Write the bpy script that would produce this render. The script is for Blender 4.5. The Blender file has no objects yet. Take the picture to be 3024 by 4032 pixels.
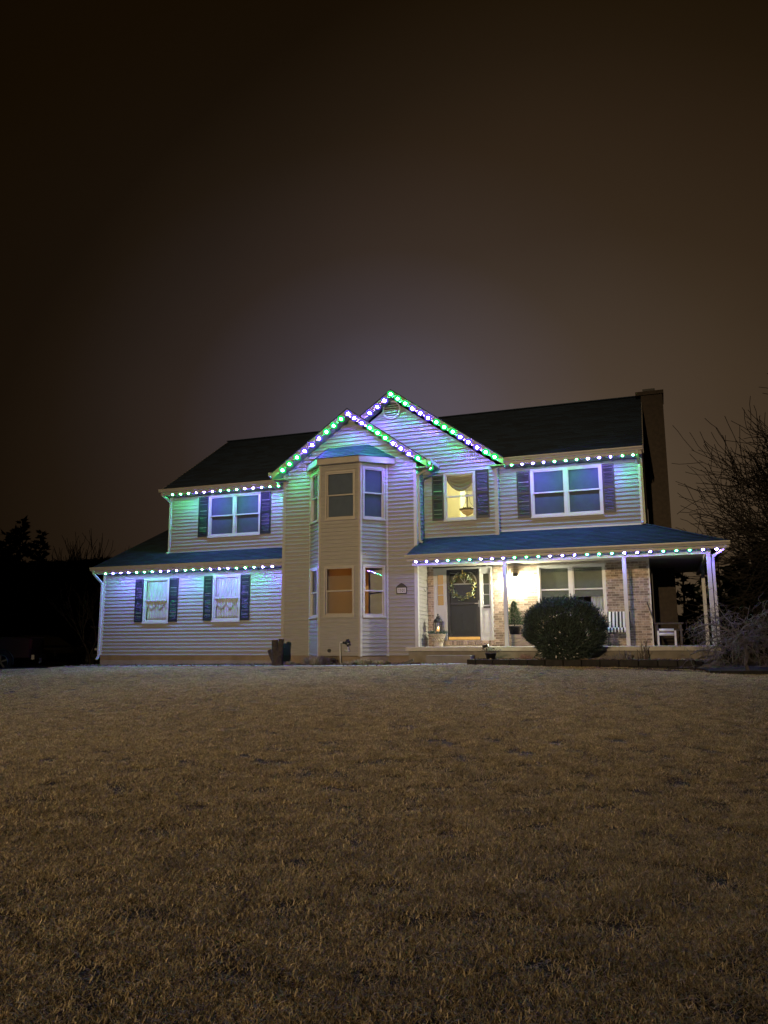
import bpy, bmesh, math, random
import numpy as np
from mathutils import Matrix, Vector
random.seed(7); RNG = np.random.default_rng(7)
sc = bpy.context.scene
COL = sc.collection
R = math.radians

# ------------------------------------------------------------------ camera
# world axes follow the house: X along its front, Y into it, Z up; the lens is at the origin (eye height)
PITCH, ROLL, YAW, FPX = R(9.63151), R(0.35107), R(-19.80468), 3030.0
def cam_rows():
    cy, sy = math.cos(YAW), math.sin(YAW)
    fwd = np.array([sy*math.cos(PITCH), cy*math.cos(PITCH), math.sin(PITCH)])
    right = np.array([cy, -sy, 0.0]); down = -np.cross(right, fwd)
    c, s = math.cos(ROLL), math.sin(ROLL)
    return np.array([c*right+s*down, -s*right+c*down, fwd])
CM = cam_rows()
cd = bpy.data.cameras.new('camera'); cam = bpy.data.objects.new('camera', cd); COL.objects.link(cam)
m = Matrix.Identity(4)
for i in range(3):
    m[i][0] = CM[0][i]; m[i][1] = -CM[1][i]; m[i][2] = -CM[2][i]
cam.matrix_world = m
cd.sensor_fit = 'VERTICAL'; cd.sensor_height = 36.0; cd.sensor_width = 27.0
cd.lens = FPX/4032*36.0; cd.clip_start = 0.05; cd.clip_end = 2000
sc.camera = cam
sc.render.resolution_x, sc.render.resolution_y = 768, 1024

# ------------------------------------------------------------------ night sky
w = bpy.data.worlds.new('World'); sc.world = w; w.use_nodes = True
nt = w.node_tree; N = nt.nodes; L = nt.links; N.clear()
def nd(t, **k):
    n = N.new(t)
    for a, b in k.items(): setattr(n, a, b)
    return n
tc = nd('ShaderNodeTexCoord'); sep = nd('ShaderNodeSeparateXYZ'); L.new(tc.outputs['Generated'], sep.inputs[0])
# overcast night sky lit by a town beyond the house: a warm light dome low in the sky, falling off all round, and the house lights' bluish halo painted in
nrm = nd('ShaderNodeVectorMath', operation='NORMALIZE'); L.new(tc.outputs['Generated'], nrm.inputs[0]); L.new(nrm.outputs[0], sep.inputs[0])
def math_(op, a, b=None):
    n = nd('ShaderNodeMath', operation=op)
    for i, x in enumerate((a, b)):
        if x is None: continue
        if isinstance(x, (int, float)): n.inputs[i].default_value = x
        else: L.new(x, n.inputs[i])
    return n.outputs[0]
az_ = math_('ARCTAN2', sep.outputs[0], sep.outputs[1]); el_ = math_('ARCSINE', sep.outputs[2])
def dome(az0, el0, k, stops):
    da = math_('MULTIPLY', math_('SUBTRACT', az_, R(az0)), k); de = math_('SUBTRACT', el_, R(el0))
    r = math_('SQRT', math_('ADD', math_('MULTIPLY', da, da), math_('MULTIPLY', de, de)))
    rp = nd('ShaderNodeValToRGB'); L.new(math_('DIVIDE', r, R(90)), rp.inputs[0]); el = rp.color_ramp.elements
    el[0].position, el[0].color = stops[0][0]/90, (*stops[0][1], 1); el[1].position, el[1].color = stops[-1][0]/90, (*stops[-1][1], 1)
    for p, c in stops[1:-1]:
        e = el.new(p/90); e.color = (*c, 1)
    rp.color_ramp.interpolation = 'EASE' if len(stops) < 3 else 'LINEAR'
    return rp.outputs[0]
warm = dome(-6, 8, .9, [(0, (.086, .058, .032)), (7, (.078, .052, .0285)), (11, (.062, .040, .022)), (16, (.048, .0305, .0165)), (21, (.034, .0203, .0098)), (27, (.0245, .0140, .0064)), (32, (.0155, .0088, .0036)), (38, (.0082, .0043, .0012)), (50, (.006, .0031, .0008)), (90, (.0035, .0019, .0006))])
led_halo = dome(-19.0, 15.5, .8, [(0, (.036, .042, .085)), (4, (.028, .033, .064)), (8, (.0150, .0170, .030)), (13, (.0050, .0055, .0085)), (20, (.0012, .0013, .0018)), (30, (0, 0, 0)), (90, (0, 0, 0))])
sm = nd('ShaderNodeVectorMath', operation='ADD'); L.new(warm, sm.inputs[0]); L.new(led_halo, sm.inputs[1])
bg = nd('ShaderNodeBackground'); bg.inputs[1].default_value = 1.0
cn = nd('ShaderNodeTexNoise'); cn.inputs['Scale'].default_value = 2.2; cn.inputs['Detail'].default_value = 3
L.new(nrm.outputs[0], cn.inputs['Vector'])
cm2 = nd('ShaderNodeMapRange'); cm2.inputs[1].default_value = .3; cm2.inputs[2].default_value = .7; cm2.inputs[3].default_value = .92; cm2.inputs[4].default_value = 1.08
L.new(cn.outputs[0], cm2.inputs[0])
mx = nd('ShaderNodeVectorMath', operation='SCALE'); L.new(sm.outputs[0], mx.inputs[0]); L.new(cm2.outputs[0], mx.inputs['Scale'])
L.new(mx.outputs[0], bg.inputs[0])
out = nd('ShaderNodeOutputWorld'); L.new(bg.outputs[0], out.inputs[0])

# ------------------------------------------------------------------ exposure / render settings
sc.view_settings.view_transform = 'Standard'; sc.view_settings.look = 'None'
sc.view_settings.exposure = 0.0; sc.view_settings.gamma = 1.0; sc.view_settings.use_curve_mapping = False
cy = sc.cycles
cy.max_bounces = 6; cy.diffuse_bounces = 3; cy.glossy_bounces = 3; cy.transparent_max_bounces = 12; cy.transmission_bounces = 4
cy.caustics_reflective = False; cy.caustics_refractive = False
cy.sample_clamp_indirect = 4.0
cy.use_denoising = True
try: cy.denoiser = 'OPENIMAGEDENOISE'
except Exception: pass

LAMP_POS = (-3.2, -26.0, 6.9)      # the street lamp across the road behind the viewer
LAMP_POWER = 50000.0
LAMP_COL = (1.0, .72, .40)
LED_P, LED_G = (0.20, 0.115, 1.0), (0.035, 1.0, 0.20)
LED_EAVE, LED_RAKE = 2700.0, 1500.0

# ------------------------------------------------------------------ measuring helpers
ZN = {0: (0, 0, 1.0), 1: (350, 1650, 2.0738), 2: (1050, 1500, 2.37), 3: (1050, 2150, 2.37), 4: (1600, 1500, 2.37), 5: (1600, 2100, 2.37),
      6: (2200, 1500, 2.0133), 7: (2200, 2100, 2.0133), 8: (0, 1950, 2.37)}
def ray(z, x, y):
    a, b, s = ZN[z]
    return CM.T @ np.array([a+x/s-1512.0, b+y/s-2016.0, FPX])
def at(z, x, y, Y):
    d = ray(z, x, y); return d*(Y/d[1])
def X_(z, x, y, Y): return float(at(z, x, y, Y)[0])
def Z_(z, x, y, Y): return float(at(z, x, y, Y)[2])

# ------------------------------------------------------------------ mesh helpers
class MB:
    def __init__(s): s.v = []; s.f = []
    def add(s, v, f):
        o = len(s.v); s.v += [tuple(map(float, p)) for p in v]; s.f += [tuple(i+o for i in q) for q in f]; return s
    def box(s, x0, x1, y0, y1, z0, z1):
        return s.hexa([(x0, y0, z0), (x1, y0, z0), (x1, y1, z0), (x0, y1, z0)], [(x0, y0, z1), (x1, y0, z1), (x1, y1, z1), (x0, y1, z1)])
    def hexa(s, b, t):
        n = len(b)
        return s.add(list(b)+list(t), [tuple(range(n-1, -1, -1)), tuple(range(n, 2*n))]+[(i, (i+1) % n, n+(i+1) % n, n+i) for i in range(n)])
    def prism(s, poly, d):
        d = np.asarray(d, float); return s.hexa(poly, [np.asarray(p, float)+d for p in poly])
    def beam(s, a, b, wd, ht, up=(0, 0, 1)):
        a, b = np.asarray(a, float), np.asarray(b, float); t = (b-a)/np.linalg.norm(b-a)
        up = np.asarray(up, float); sd = np.cross(t, up); sd /= np.linalg.norm(sd); u2 = np.cross(sd, t)
        q = [sd*wd/2+u2*ht/2, -sd*wd/2+u2*ht/2, -sd*wd/2-u2*ht/2, sd*wd/2-u2*ht/2]
        return s.hexa([a+k for k in q], [b+k for k in q])
    def tube(s, pts, rad, n=6, cap=True):
        pts = [np.asarray(p, float) for p in pts]; k = len(pts)
        if not hasattr(rad, '__len__'): rad = [rad]*k
        rings = []; ref = None
        for i in range(k):
            t = pts[min(i+1, k-1)]-pts[max(i-1, 0)]; t = t/(np.linalg.norm(t)+1e-9)
            if ref is None or abs(ref @ t) > .95:
                ref = np.array([0, 0, 1.]) if abs(t[2]) < .9 else np.array([1., 0, 0])
            a = np.cross(t, ref); a /= np.linalg.norm(a); b = np.cross(a, t); ref = b
            rings.append([pts[i]+rad[i]*(math.cos(2*math.pi*j/n)*a+math.sin(2*math.pi*j/n)*b) for j in range(n)])
        v = [p for r in rings for p in r]; f = []
        for i in range(k-1):
            for j in range(n):
                f.append((i*n+j, i*n+(j+1) % n, (i+1)*n+(j+1) % n, (i+1)*n+j))
        if cap: f += [tuple(range(n-1, -1, -1)), tuple(range((k-1)*n, k*n))]
        return s.add(v, f)
    def lathe(s, prof, c, n=20):
        v = [(c[0]+r*math.cos(2*math.pi*j/n), c[1]+r*math.sin(2*math.pi*j/n), c[2]+z) for r, z in prof for j in range(n)]
        f = [(i*n+j, i*n+(j+1) % n, (i+1)*n+(j+1) % n, (i+1)*n+j) for i in range(len(prof)-1) for j in range(n)]
        f += [tuple(range(n-1, -1, -1)), tuple(range((len(prof)-1)*n, len(prof)*n))]
        return s.add(v, f)
    def ball(s, c, r, n=8, k=5, sq=(1, 1, 1)):
        pr = [(max(1e-4, math.sin(math.pi*i/k)), -math.cos(math.pi*i/k)) for i in range(k+1)]
        o = MB().lathe(pr, (0, 0, 0), n)
        return s.add([(c[0]+p[0]*r*sq[0], c[1]+p[1]*r*sq[1], c[2]+p[2]*r*sq[2]) for p in o.v], o.f)

def obj(name, mb, mat, parent=None, smooth=False, bevel=0, **props):
    me = bpy.data.meshes.new(name); me.from_pydata(mb.v, [], mb.f); me.update()
    if mat: me.materials.append(mat)
    o = bpy.data.objects.new(name, me); COL.objects.link(o)
    if smooth: me.polygons.foreach_set('use_smooth', [True]*len(me.polygons))
    if bevel:
        b = o.modifiers.new('bevel', 'BEVEL'); b.width = bevel; b.segments = 2; b.limit_method = 'ANGLE'
    attach(o, parent)
    for k, v in props.items(): o[k] = v
    return o
def attach(o, parent):
    if parent is not None:
        o.parent = parent
        if parent.type == 'EMPTY': o.matrix_parent_inverse = Matrix.Translation(-Vector(parent.location))
        else: o.matrix_parent_inverse = Matrix.Translation(-Vector(parent.location))
def inst(src, parent, loc=None, scale=None, rot=None):
    c = src.copy(); COL.objects.link(c)
    if loc is not None: c.location = loc
    if scale is not None: c.scale = scale
    if rot is not None: c.rotation_euler = rot
    attach(c, parent); return c
def thing(name, loc, label, cat, group=None):
    o = bpy.data.objects.new(name, None); COL.objects.link(o); o.location = loc; o.empty_display_size = .2
    o['label'] = label; o['category'] = cat
    if group: o['group'] = group
    return o
def tag(o, label, cat, group=None):
    o['label'] = label; o['category'] = cat
    if group: o['group'] = group
    return o

# ------------------------------------------------------------------ materials
def mat(name, col, rough=.6, var=0., scale=8., bump=0., bscale=60., metal=0., col2=None, island=0., spec=.5, stretch=None, objrand=False):
    mt = bpy.data.materials.new(name); mt.use_nodes = True
    n = mt.node_tree.nodes; l = mt.node_tree.links; p = n['Principled BSDF']
    p.inputs['Roughness'].default_value = rough; p.inputs['Metallic'].default_value = metal
    p.inputs['Specular IOR Level'].default_value = spec
    c = (*col, 1); p.inputs['Base Color'].default_value = c
    t = n.new('ShaderNodeTexCoord'); src = t.outputs['Object']
    if stretch:
        mp = n.new('ShaderNodeMapping'); mp.inputs['Scale'].default_value = stretch; l.new(src, mp.inputs[0]); src = mp.outputs[0]
    last = None
    if var or col2:
        nz = n.new('ShaderNodeTexNoise'); nz.inputs['Scale'].default_value = scale; nz.inputs['Detail'].default_value = 5; l.new(src, nz.inputs['Vector'])
        cr = n.new('ShaderNodeValToRGB'); l.new(nz.outputs[0], cr.inputs[0])
        c2 = col2 or tuple(max(0, k*(1-var)) for k in col); c1 = col if col2 else tuple(min(1, k*(1+var)) for k in col)
        cr.color_ramp.elements[0].position = .32; cr.color_ramp.elements[1].position = .68
        cr.color_ramp.elements[0].color = (*c2, 1); cr.color_ramp.elements[1].color = (*c1, 1)
        last = cr.outputs[0]
    if island or objrand:
        rnd = n.new('ShaderNodeNewGeometry').outputs['Random Per Island']
        oi = n.new('ShaderNodeObjectInfo'); ad = n.new('ShaderNodeMath'); ad.operation = 'ADD'; l.new(rnd, ad.inputs[0]); l.new(oi.outputs['Random'], ad.inputs[1])
        fr = n.new('ShaderNodeMath'); fr.operation = 'FRACT'; l.new(ad.outputs[0], fr.inputs[0])
        mrg = n.new('ShaderNodeMapRange'); mrg.inputs[3].default_value = 1-island; mrg.inputs[4].default_value = 1+island; l.new(fr.outputs[0], mrg.inputs[0])
        vs = n.new('ShaderNodeVectorMath'); vs.operation = 'SCALE'
        if last: l.new(last, vs.inputs[0])
        else: vs.inputs[0].default_value = col
        l.new(mrg.outputs[0], vs.inputs['Scale']); last = vs.outputs[0]
    if last: l.new(last, p.inputs['Base Color'])
    if bump:
        b2 = n.new('ShaderNodeTexNoise'); b2.inputs['Scale'].default_value = bscale; b2.inputs['Detail'].default_value = 4; l.new(src, b2.inputs['Vector'])
        bp = n.new('ShaderNodeBump'); bp.inputs['Strength'].default_value = bump; bp.inputs['Distance'].default_value = .01
        l.new(b2.outputs[0], bp.inputs['Height']); l.new(bp.outputs[0], p.inputs['Normal'])
    return mt
def emit(name, col, st):
    mt = bpy.data.materials.new(name); mt.use_nodes = True; n = mt.node_tree.nodes; n.clear()
    e = n.new('ShaderNodeEmission'); e.inputs[0].default_value = (*col, 1); e.inputs[1].default_value = st
    o = n.new('ShaderNodeOutputMaterial'); mt.node_tree.links.new(e.outputs[0], o.inputs[0]); return mt
def glassy(name, tint=(.95, .97, .97), ior=1.45):
    mt = bpy.data.materials.new(name); mt.use_nodes = True; n = mt.node_tree.nodes; l = mt.node_tree.links; n.clear()
    tr = n.new('ShaderNodeBsdfTransparent'); tr.inputs[0].default_value = (*tint, 1)
    gl = n.new('ShaderNodeBsdfGlossy'); gl.inputs['Roughness'].default_value = .03
    fr = n.new('ShaderNodeFresnel'); gb = n.new('ShaderNodeNewGeometry'); mi = n.new('ShaderNodeMapRange')   # the same index from both sides of the thin pane
    mi.inputs[3].default_value = ior; mi.inputs[4].default_value = 1/ior; l.new(gb.outputs['Backfacing'], mi.inputs[0]); l.new(mi.outputs[0], fr.inputs[0])
    mxn = n.new('ShaderNodeMixShader'); o = n.new('ShaderNodeOutputMaterial')
    l.new(fr.outputs[0], mxn.inputs[0]); l.new(tr.outputs[0], mxn.inputs[1]); l.new(gl.outputs[0], mxn.inputs[2]); l.new(mxn.outputs[0], o.inputs[0])
    return mt
M_ = dict(
    siding=mat('vinyl_siding', (.275, .265, .252), .45, var=.10, scale=3, bump=.12, bscale=18, stretch=(1, 1, 12)),
    trim=mat('white_trim', (.47, .465, .455), .4, var=.05, scale=4),
    trim2=mat('almond_trim', (.33, .305, .27), .45, var=.06, scale=4),
    gutter=mat('almond_gutter', (.36, .33, .285), .4, var=.06, scale=5),
    shutter=mat('navy_shutter', (.0085, .010, .015), .5, var=.1),
    roofdeck=mat('roof_deck', (.012, .024, .05), .9),
    shingle=mat('asphalt_shingle', (.011, .025, .050), .92, var=.25, scale=30, island=.38, bump=.5, bscale=150),
    found=mat('parged_foundation', (.22, .175, .13), .9, var=.18, scale=2.2, bump=.3, bscale=40),
    concrete2=mat('weathered_concrete', (.20, .18, .155), .9, var=.2, scale=4, bump=.2, bscale=60),
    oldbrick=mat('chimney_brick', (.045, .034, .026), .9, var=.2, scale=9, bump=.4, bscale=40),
    concrete=mat('concrete', (.45, .43, .40), .85, var=.14, scale=5, bump=.2, bscale=70),
    mortar=mat('mortar', (.52, .48, .42), .95, var=.12, scale=20, bump=.3, bscale=120),
    brick=mat('brick_clay', (.34, .26, .20), .9, var=.3, scale=14, island=.42, bump=.5, bscale=90, objrand=True),
    door=mat('navy_door', (.012, .015, .024), .35, var=.08),
    door2=mat('charcoal_door', (.016, .021, .032), .45, var=.08),
    brass=mat('brass', (.62, .42, .16), .35, metal=.85, var=.1),
    blind=mat('roller_blind', (.07, .088, .13), .7, var=.08, scale=6),
    blind2=mat('olive_roller_shade', (.16, .17, .13), .7, var=.08, scale=6),
    cloth=mat('sheer_curtain', (.55, .545, .53), .9, var=.12, scale=3),
    black=mat('black_paint', (.018, .018, .02), .45, var=.1),
    soil=mat('mulch', (.045, .035, .028), .95, var=.4, scale=18, bump=1, bscale=30),
    wood=mat('rough_timber', (.07, .055, .045), .9, var=.3, scale=7, bump=.6, bscale=40),
    bark=mat('bark', (.045, .034, .026), .95, var=.35, scale=14, bump=.9, bscale=35),
    twig=mat('twig_bark', (.11, .085, .065), .9, var=.2, scale=10),
    palebark=mat('grey_branches', (.13, .115, .12), .85, var=.25, scale=8),
    dirt=mat('lawn_soil', (.07, .052, .032), .95, var=.35, scale=9, bump=.8, bscale=25),
    yew=mat('yew_needles', (.044, .062, .052), .7, island=.75, spec=.25),
    green=mat('spruce_needles', (.05, .085, .035), .7, island=.4, spec=.3),
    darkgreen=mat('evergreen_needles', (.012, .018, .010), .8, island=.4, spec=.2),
    glass=glassy('window_glass'), white=mat('white_paint', (.47, .47, .465), .4, var=.04),
    screen=mat('insect_screen', (.03, .03, .035), .8),
    asphalt=mat('asphalt_drive', (.045, .045, .047), .95, var=.25, scale=6, bump=.5, bscale=80),
    stone=mat('dark_blocks', (.022, .02, .02), .95, var=.3, scale=8, bump=.8, bscale=30, island=.25),
    terracotta=mat('weathered_urn', (.36, .31, .24), .8, var=.2, scale=10, bump=.3, bscale=40),
    straw=mat('dry_straw', (.30, .25, .17), .9, island=.4),
    metal=mat('grey_metal', (.25, .25, .25), .4, metal=.7, var=.15),
)
# ------------------------------------------------------------------ ground
ZCX = [-60, -22, -18, -14, -10, -7, -5.4, -4.0, -1, 2, 5, 60]; ZCZ = [-1.0, -.84, -.73, -.69, -.655, -.615, -.56, -.57, -.59, -.68, -.75, -1.0]
def zc(x): return float(np.interp(x, ZCX, ZCZ))
def gz(x, y):
    c = zc(x); t = min(max((y+1)/19.6, 0), 1)
    z = -1.5+(c+1.5)*t
    if y < -1: z = -1.5+(y+1)*.012
    return z
def bump2(x, y): return .022*math.sin(x*.8+math.sin(y*.6)*1.2)+.018*math.sin(y*.9+x*.5)
g = MB()
xs = [-400, -150, -60, -40]+list(np.arange(-30, 12.1, .45))+[18, 30, 60, 150, 400]
ys = [-300, -90, -45]+list(np.arange(-34, -6, 4.))+list(np.arange(-6, 19.3, .35))+[19.4, 20, 21, 24, 30, 45, 80, 200, 700]
gv = [(x, y, gz(x, y)+(bump2(x, y)-.012 if -3 < y < 18.5 else 0)) for y in ys for x in xs]
nx = len(xs)
g.add(gv, [(j*nx+i, j*nx+i+1, (j+1)*nx+i+1, (j+1)*nx+i) for j in range(len(ys)-1) for i in range(nx-1)])
obj('lawn', g, M_['dirt'], smooth=True, kind='structure')
def strip(name, mt, pts_lo, pts_hi, dz, th=.0, **k):
    b = MB(); n = len(pts_lo)
    v = [(x, y, zc(x)+dz) for x, y in pts_lo]+[(x, y, zc(x)+dz) for x, y in pts_hi]
    b.add(v, [(i, i+1, n+i+1, n+i) for i in range(n-1)])
    if th:
        v2 = [(x, y, z-th) for x, y, z in v]
        b.add(v[:n]+v2[:n], [(i+1, i, n+i, n+i+1) for i in range(n-1)])
        b.add([v[n-1], v[2*n-1], v2[2*n-1], v2[n-1]], [(0, 1, 2, 3)])
    return obj(name, b, mt, kind='structure', **k)
pxs = list(np.linspace(-19, -4.75, 24))
def plo(x): return float(np.interp(x, [-19, -12, -8, -6.2, -5.2, -4.75], [20.35, 20.0, 19.0, 18.3, 18.2, 19.1]))
def phi(x): return float(np.interp(x, [-19, -12, -8, -6.4, -4.75], [20.95, 20.7, 19.85, 19.5, 19.5]))
strip('front_path', M_['concrete'], [(x, plo(x)) for x in pxs], [(x, phi(x)) for x in pxs], .03, th=.08)
bxs = list(np.linspace(-18.0, -6.6, 30))
strip('planting_bed', M_['soil'], [(x, phi(x)+.02) for x in bxs], [(x, 21.75) for x in bxs], .035)
strip('driveway', M_['asphalt'], [(x, 20.9 if x < -19 else 21.2) for x in np.linspace(-60, -18.1, 12)], [(x, 60.) for x in np.linspace(-60, -18.1, 12)], .02)
strip('street', M_['asphalt'], [(x, -24.) for x in np.linspace(-90, 90, 12)], [(x, -16.) for x in np.linspace(-90, 90, 12)], 0)
for o in COL.objects:
    if o.name == 'street':
        for v in o.data.vertices: v.co.z = gz(v.co.x, v.co.y)+.02

# ------------------------------------------------------------------ the house
house = thing('house', (-8.5, 22, zc(-8)), 'two storey house with beige siding and dark shingle roofs outlined in green and purple lights', 'house')
LAP = .1145
class Wall:
    """local frame on a wall: u along it, o outwards, z up"""
    def __init__(s, p, u, L):
        s.p = np.array([p[0], p[1]], float); s.u = np.array(u, float)/np.hypot(*u); s.n = np.array([s.u[1], -s.u[0]]); s.L = L
    def P(s, u, o, z):
        q = s.p+s.u*u+s.n*o; return (q[0], q[1], z)
    def box(s, b, u0, u1, o0, o1, z0, z1):
        return b.hexa([s.P(u0, o1, z0), s.P(u1, o1, z0), s.P(u1, o0, z0), s.P(u0, o0, z0)], [s.P(u0, o1, z1), s.P(u1, o1, z1), s.P(u1, o0, z1), s.P(u0, o0, z1)])
def sheet(wl, z0, z1, holes, b=None, o0=-.10, o1=-.012):
    b = b or MB()
    us = sorted({0, wl.L, *[h[0] for h in holes], *[h[1] for h in holes]}); us = [u for u in us if 0 <= u <= wl.L]
    zs = sorted({z0, z1, *[h[2] for h in holes], *[h[3] for h in holes]}); zs = [z for z in zs if z0 <= z <= z1]
    for i in range(len(us)-1):
        for j in range(len(zs)-1):
            cu, cz = (us[i]+us[i+1])/2, (zs[j]+zs[j+1])/2
            if any(h[0] < cu < h[1] and h[2] < cz < h[3] for h in holes): continue
            wl.box(b, us[i], us[i+1], o0, o1, zs[j], zs[j+1])
    return b
def siding(wl, parent, z0, z1, holes=(), clip=None, single=True, trim=(.0, .0)):
    """clapboard courses, each a plank of its own (single) or joined"""
    k = 0; z = z0; J = MB()
    while z < z1-.02:
        h = min(LAP, z1-z)
        def lim(zz):
            a, b = (0.0, wl.L) if clip is None else clip(zz)
            return a+trim[0], b-trim[1]
        a0, b0 = lim(z); a1, b1 = lim(z+h)
        segs = [(a0, b0, a1, b1)]
        for hu0, hu1, hz0, hz1 in holes:
            if min(z+h, hz1)-max(z, hz0) > .45*h:
                ns = []
                for s0, e0, s1, e1 in segs:
                    if hu0 > max(s0, s1) and hu1 < min(e0, e1): ns += [(s0, hu0, s1, hu0), (hu1, e0, hu1, e1)]
                    elif hu1 <= min(s0, s1) or hu0 >= max(e0, e1): ns.append((s0, e0, s1, e1))
                    elif hu0 <= s0: ns.append((hu1, e0, hu1, e1))
                    else: ns.append((s0, hu0, s1, hu0))
                segs = ns
        for s0, e0, s1, e1 in segs:
            if e0-s0 < .01: continue
            if e1-s1 < .005: s1 = e1 = (s1+e1)/2; e1 += .003; s1 -= .003
            j = .0012*((k*7) % 5-2); zt = z+h
            q = ([wl.P(s0, .028+j, z), wl.P(e0, .028+j, z), wl.P(e0, -.01, z), wl.P(s0, -.01, z)],
                 [wl.P(s1, .000+j, zt), wl.P(e1, .000+j, zt), wl.P(e1, -.01, zt), wl.P(s1, -.01, zt)])
            if single: PLANKS.append(((e0-s0)*abs(wl.u[0]), q, parent))
            else: J.hexa(*q)
        z += LAP; k += 1
    if not single and J.v: obj('siding_planks', J, M_['siding'], parent, kind='stuff')
PLANKS = []
def lay_planks():
    """the 295 largest courses as single planks, the short ends joined"""
    PLANKS.sort(key=lambda p: -p[0]); rest = {}
    for i, (w_, q, parent) in enumerate(PLANKS):
        if i < 295: obj('siding_plank', MB().hexa(*q), M_['siding'], parent)
        else: rest.setdefault(parent.name, (parent, MB()))[1].hexa(*q)
    for parent, b in rest.values(): obj('siding_ends', b, M_['siding'], parent, kind='stuff')

def window(wl, u0, u1, z0, z1, double=False, blind='blind', blind_to=1.0, cw=.055, screen=False, glass=True, back=True, label=None, shade_o=-.062, sash_mat='trim', depth=.09):
    """casing with upper and lower sash, panes, roller blind"""
    fr = MB()
    wl.box(fr, u0, u0+cw, -.05, .034, z0, z1); wl.box(fr, u1-cw, u1, -.05, .034, z0, z1)
    wl.box(fr, u0+cw, u1-cw, -.05, .034, z1-cw, z1); wl.box(fr, u0+cw, u1-cw, -.05, .034, z0, z0+cw)
    wl.box(fr, u0-.012, u1+.012, .036, .062, z0-.028, z0+.014)      # sill nose
    bays = [(u0+cw, u1-cw)]
    if double:
        c = (u0+u1)/2; wl.box(fr, c-cw*.75, c+cw*.75, -.05, .031, z0+cw, z1-cw); bays = [(u0+cw, c-cw*.75), (c+cw*.75, u1-cw)]
    wn = obj('window', fr, M_[sash_mat], house)
    if label: wn['label'] = label
    zi0, zi1 = z0+cw, z1-cw; zm = (zi0+zi1)/2
    for a, b in bays:
        for lo, hi, of, nm in ((zm-.018, zi1, .004, 'sash'), (zi0, zm+.018, -.026, 'sash')):
            s = MB(); t = .036
            wl.box(s, a+.001, a+t, of-.022, of, lo, hi); wl.box(s, b-t, b-.001, of-.022, of, lo, hi)
            wl.box(s, a+t, b-t, of-.022, of, hi-t, hi); wl.box(s, a+t, b-t, of-.022, of, lo, lo+t*1.1)
            obj(nm, s, M_[sash_mat], wn)
            if glass:
                p = MB(); wl.box(p, a+t-.004, b-t+.004, of-.014, of-.010, lo+t-.004, hi-t+.004); obj('pane', p, M_['glass'], wn)
        if blind:
            zb = zi1-(zi1-zi0)*blind_to
            p = MB(); wl.box(p, a+.004, b-.004, shade_o-.006, shade_o, zb, zi1); wl.box(p, a+.004, b-.004, shade_o-.012, shade_o+.006, zb, zb+.022)
            obj('blind', p, M_[blind], wn)
    return wn
def shutter(wl, u0, u1, z0, z1):
    f = MB(); t = .045; o0, o1 = .018, .045; zm = z0+(z1-z0)*.53
    wl.box(f, u0, u0+t, o0, o1, z0, z1); wl.box(f, u1-t, u1, o0, o1, z0, z1)
    for a, b in ((z0, z0+.07), (zm-.035, zm+.035), (z1-.06, z1)): wl.box(f, u0+t, u1-t, o0, o1-.002, a, b)
    wl.box(f, u0+.01, u1-.01, o0-.004, o0+.004, z0+.01, z1-.01)
    sh = obj('shutter', f, M_['shutter'], house)
    lv = MB()
    for a, b in ((z0+.07, zm-.035), (zm+.035, z1-.06)):
        k = int((b-a)/.04)
        for i in range(k):
            z = a+(i+.5)*(b-a)/k
            lv.hexa([wl.P(u0+t, o1-.006, z-.016), wl.P(u1-t, o1-.006, z-.016), wl.P(u1-t, o0+.006, z+.008), wl.P(u0+t, o0+.006, z+.008)],
                    [wl.P(u0+t, o1-.006, z-.009), wl.P(u1-t, o1-.006, z-.009), wl.P(u1-t, o0+.006, z+.015), wl.P(u0+t, o0+.006, z+.015)])
    obj('louver_slats', lv, M_['shutter'], sh, kind='stuff')
def vtrim(b, x0, x1, y0, y1, z0, z1): b.box(x0, x1, y0, y1, z0, z1)

ZB = -.36   # bottom of the siding
GX0, GX1 = -18.0, -10.88
YG, YU, Y1, Y2, YR = 21.6, 22.3, 21.05, 21.73, 22.03
# --- garage wing ---
wg = Wall((GX0, YG), (1, 0), GX1-GX0+.25)
def rect(wl, Y, *q):
    """pixel corners (zone,x,y)x4: tl, tr, bl, br -> u0,u1,z0,z1"""
    p = [at(*k, Y) for k in q]
    f = lambda v: v[0]-wl.p[0]
    return (f(p[0])+f(p[2]))/2, (f(p[1])+f(p[3]))/2, (p[2][2]+p[3][2])/2, (p[0][2]+p[1][2])/2
gw1 = rect(wg, YG, (1, 457, 1305), (1, 664, 1292), (1, 440, 1664), (1, 648, 1662))
gw2 = rect(wg, YG, (1, 1020, 1275), (1, 1247, 1262), (1, 1005, 1652), (1, 1229, 1648))
gp = obj('garage_wall', sheet(wg, -.36, 2.40, [(a+.03, b-.03, c+.03, d-.03) for a, b, c, d in (gw1, gw2)]), M_['trim2'], house)
siding(wg, gp, ZB, 2.36, [gw1, gw2], trim=(.08, 0))
b = MB(); wg.box(b, -.02, .08, -.09, .026, ZB, 2.36); obj('corner_trim', b, M_['trim'], house)
b = MB(); wg.box(b, 0, wg.L, -.12, -.004, -1.0, ZB); obj('foundation', b, M_['found'], house)
for gw in (gw1, gw2):
    window(wg, *gw, blind=None, label=None, sash_mat='trim')
    h = (gw[3]-gw[2])
    shutter(wg, gw[0]-.33, gw[0]-.01, gw[2]+.02, gw[3]-.03); shutter(wg, gw[1]+.01, gw[1]+.35, gw[2]+.02, gw[3]-.03)
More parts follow.
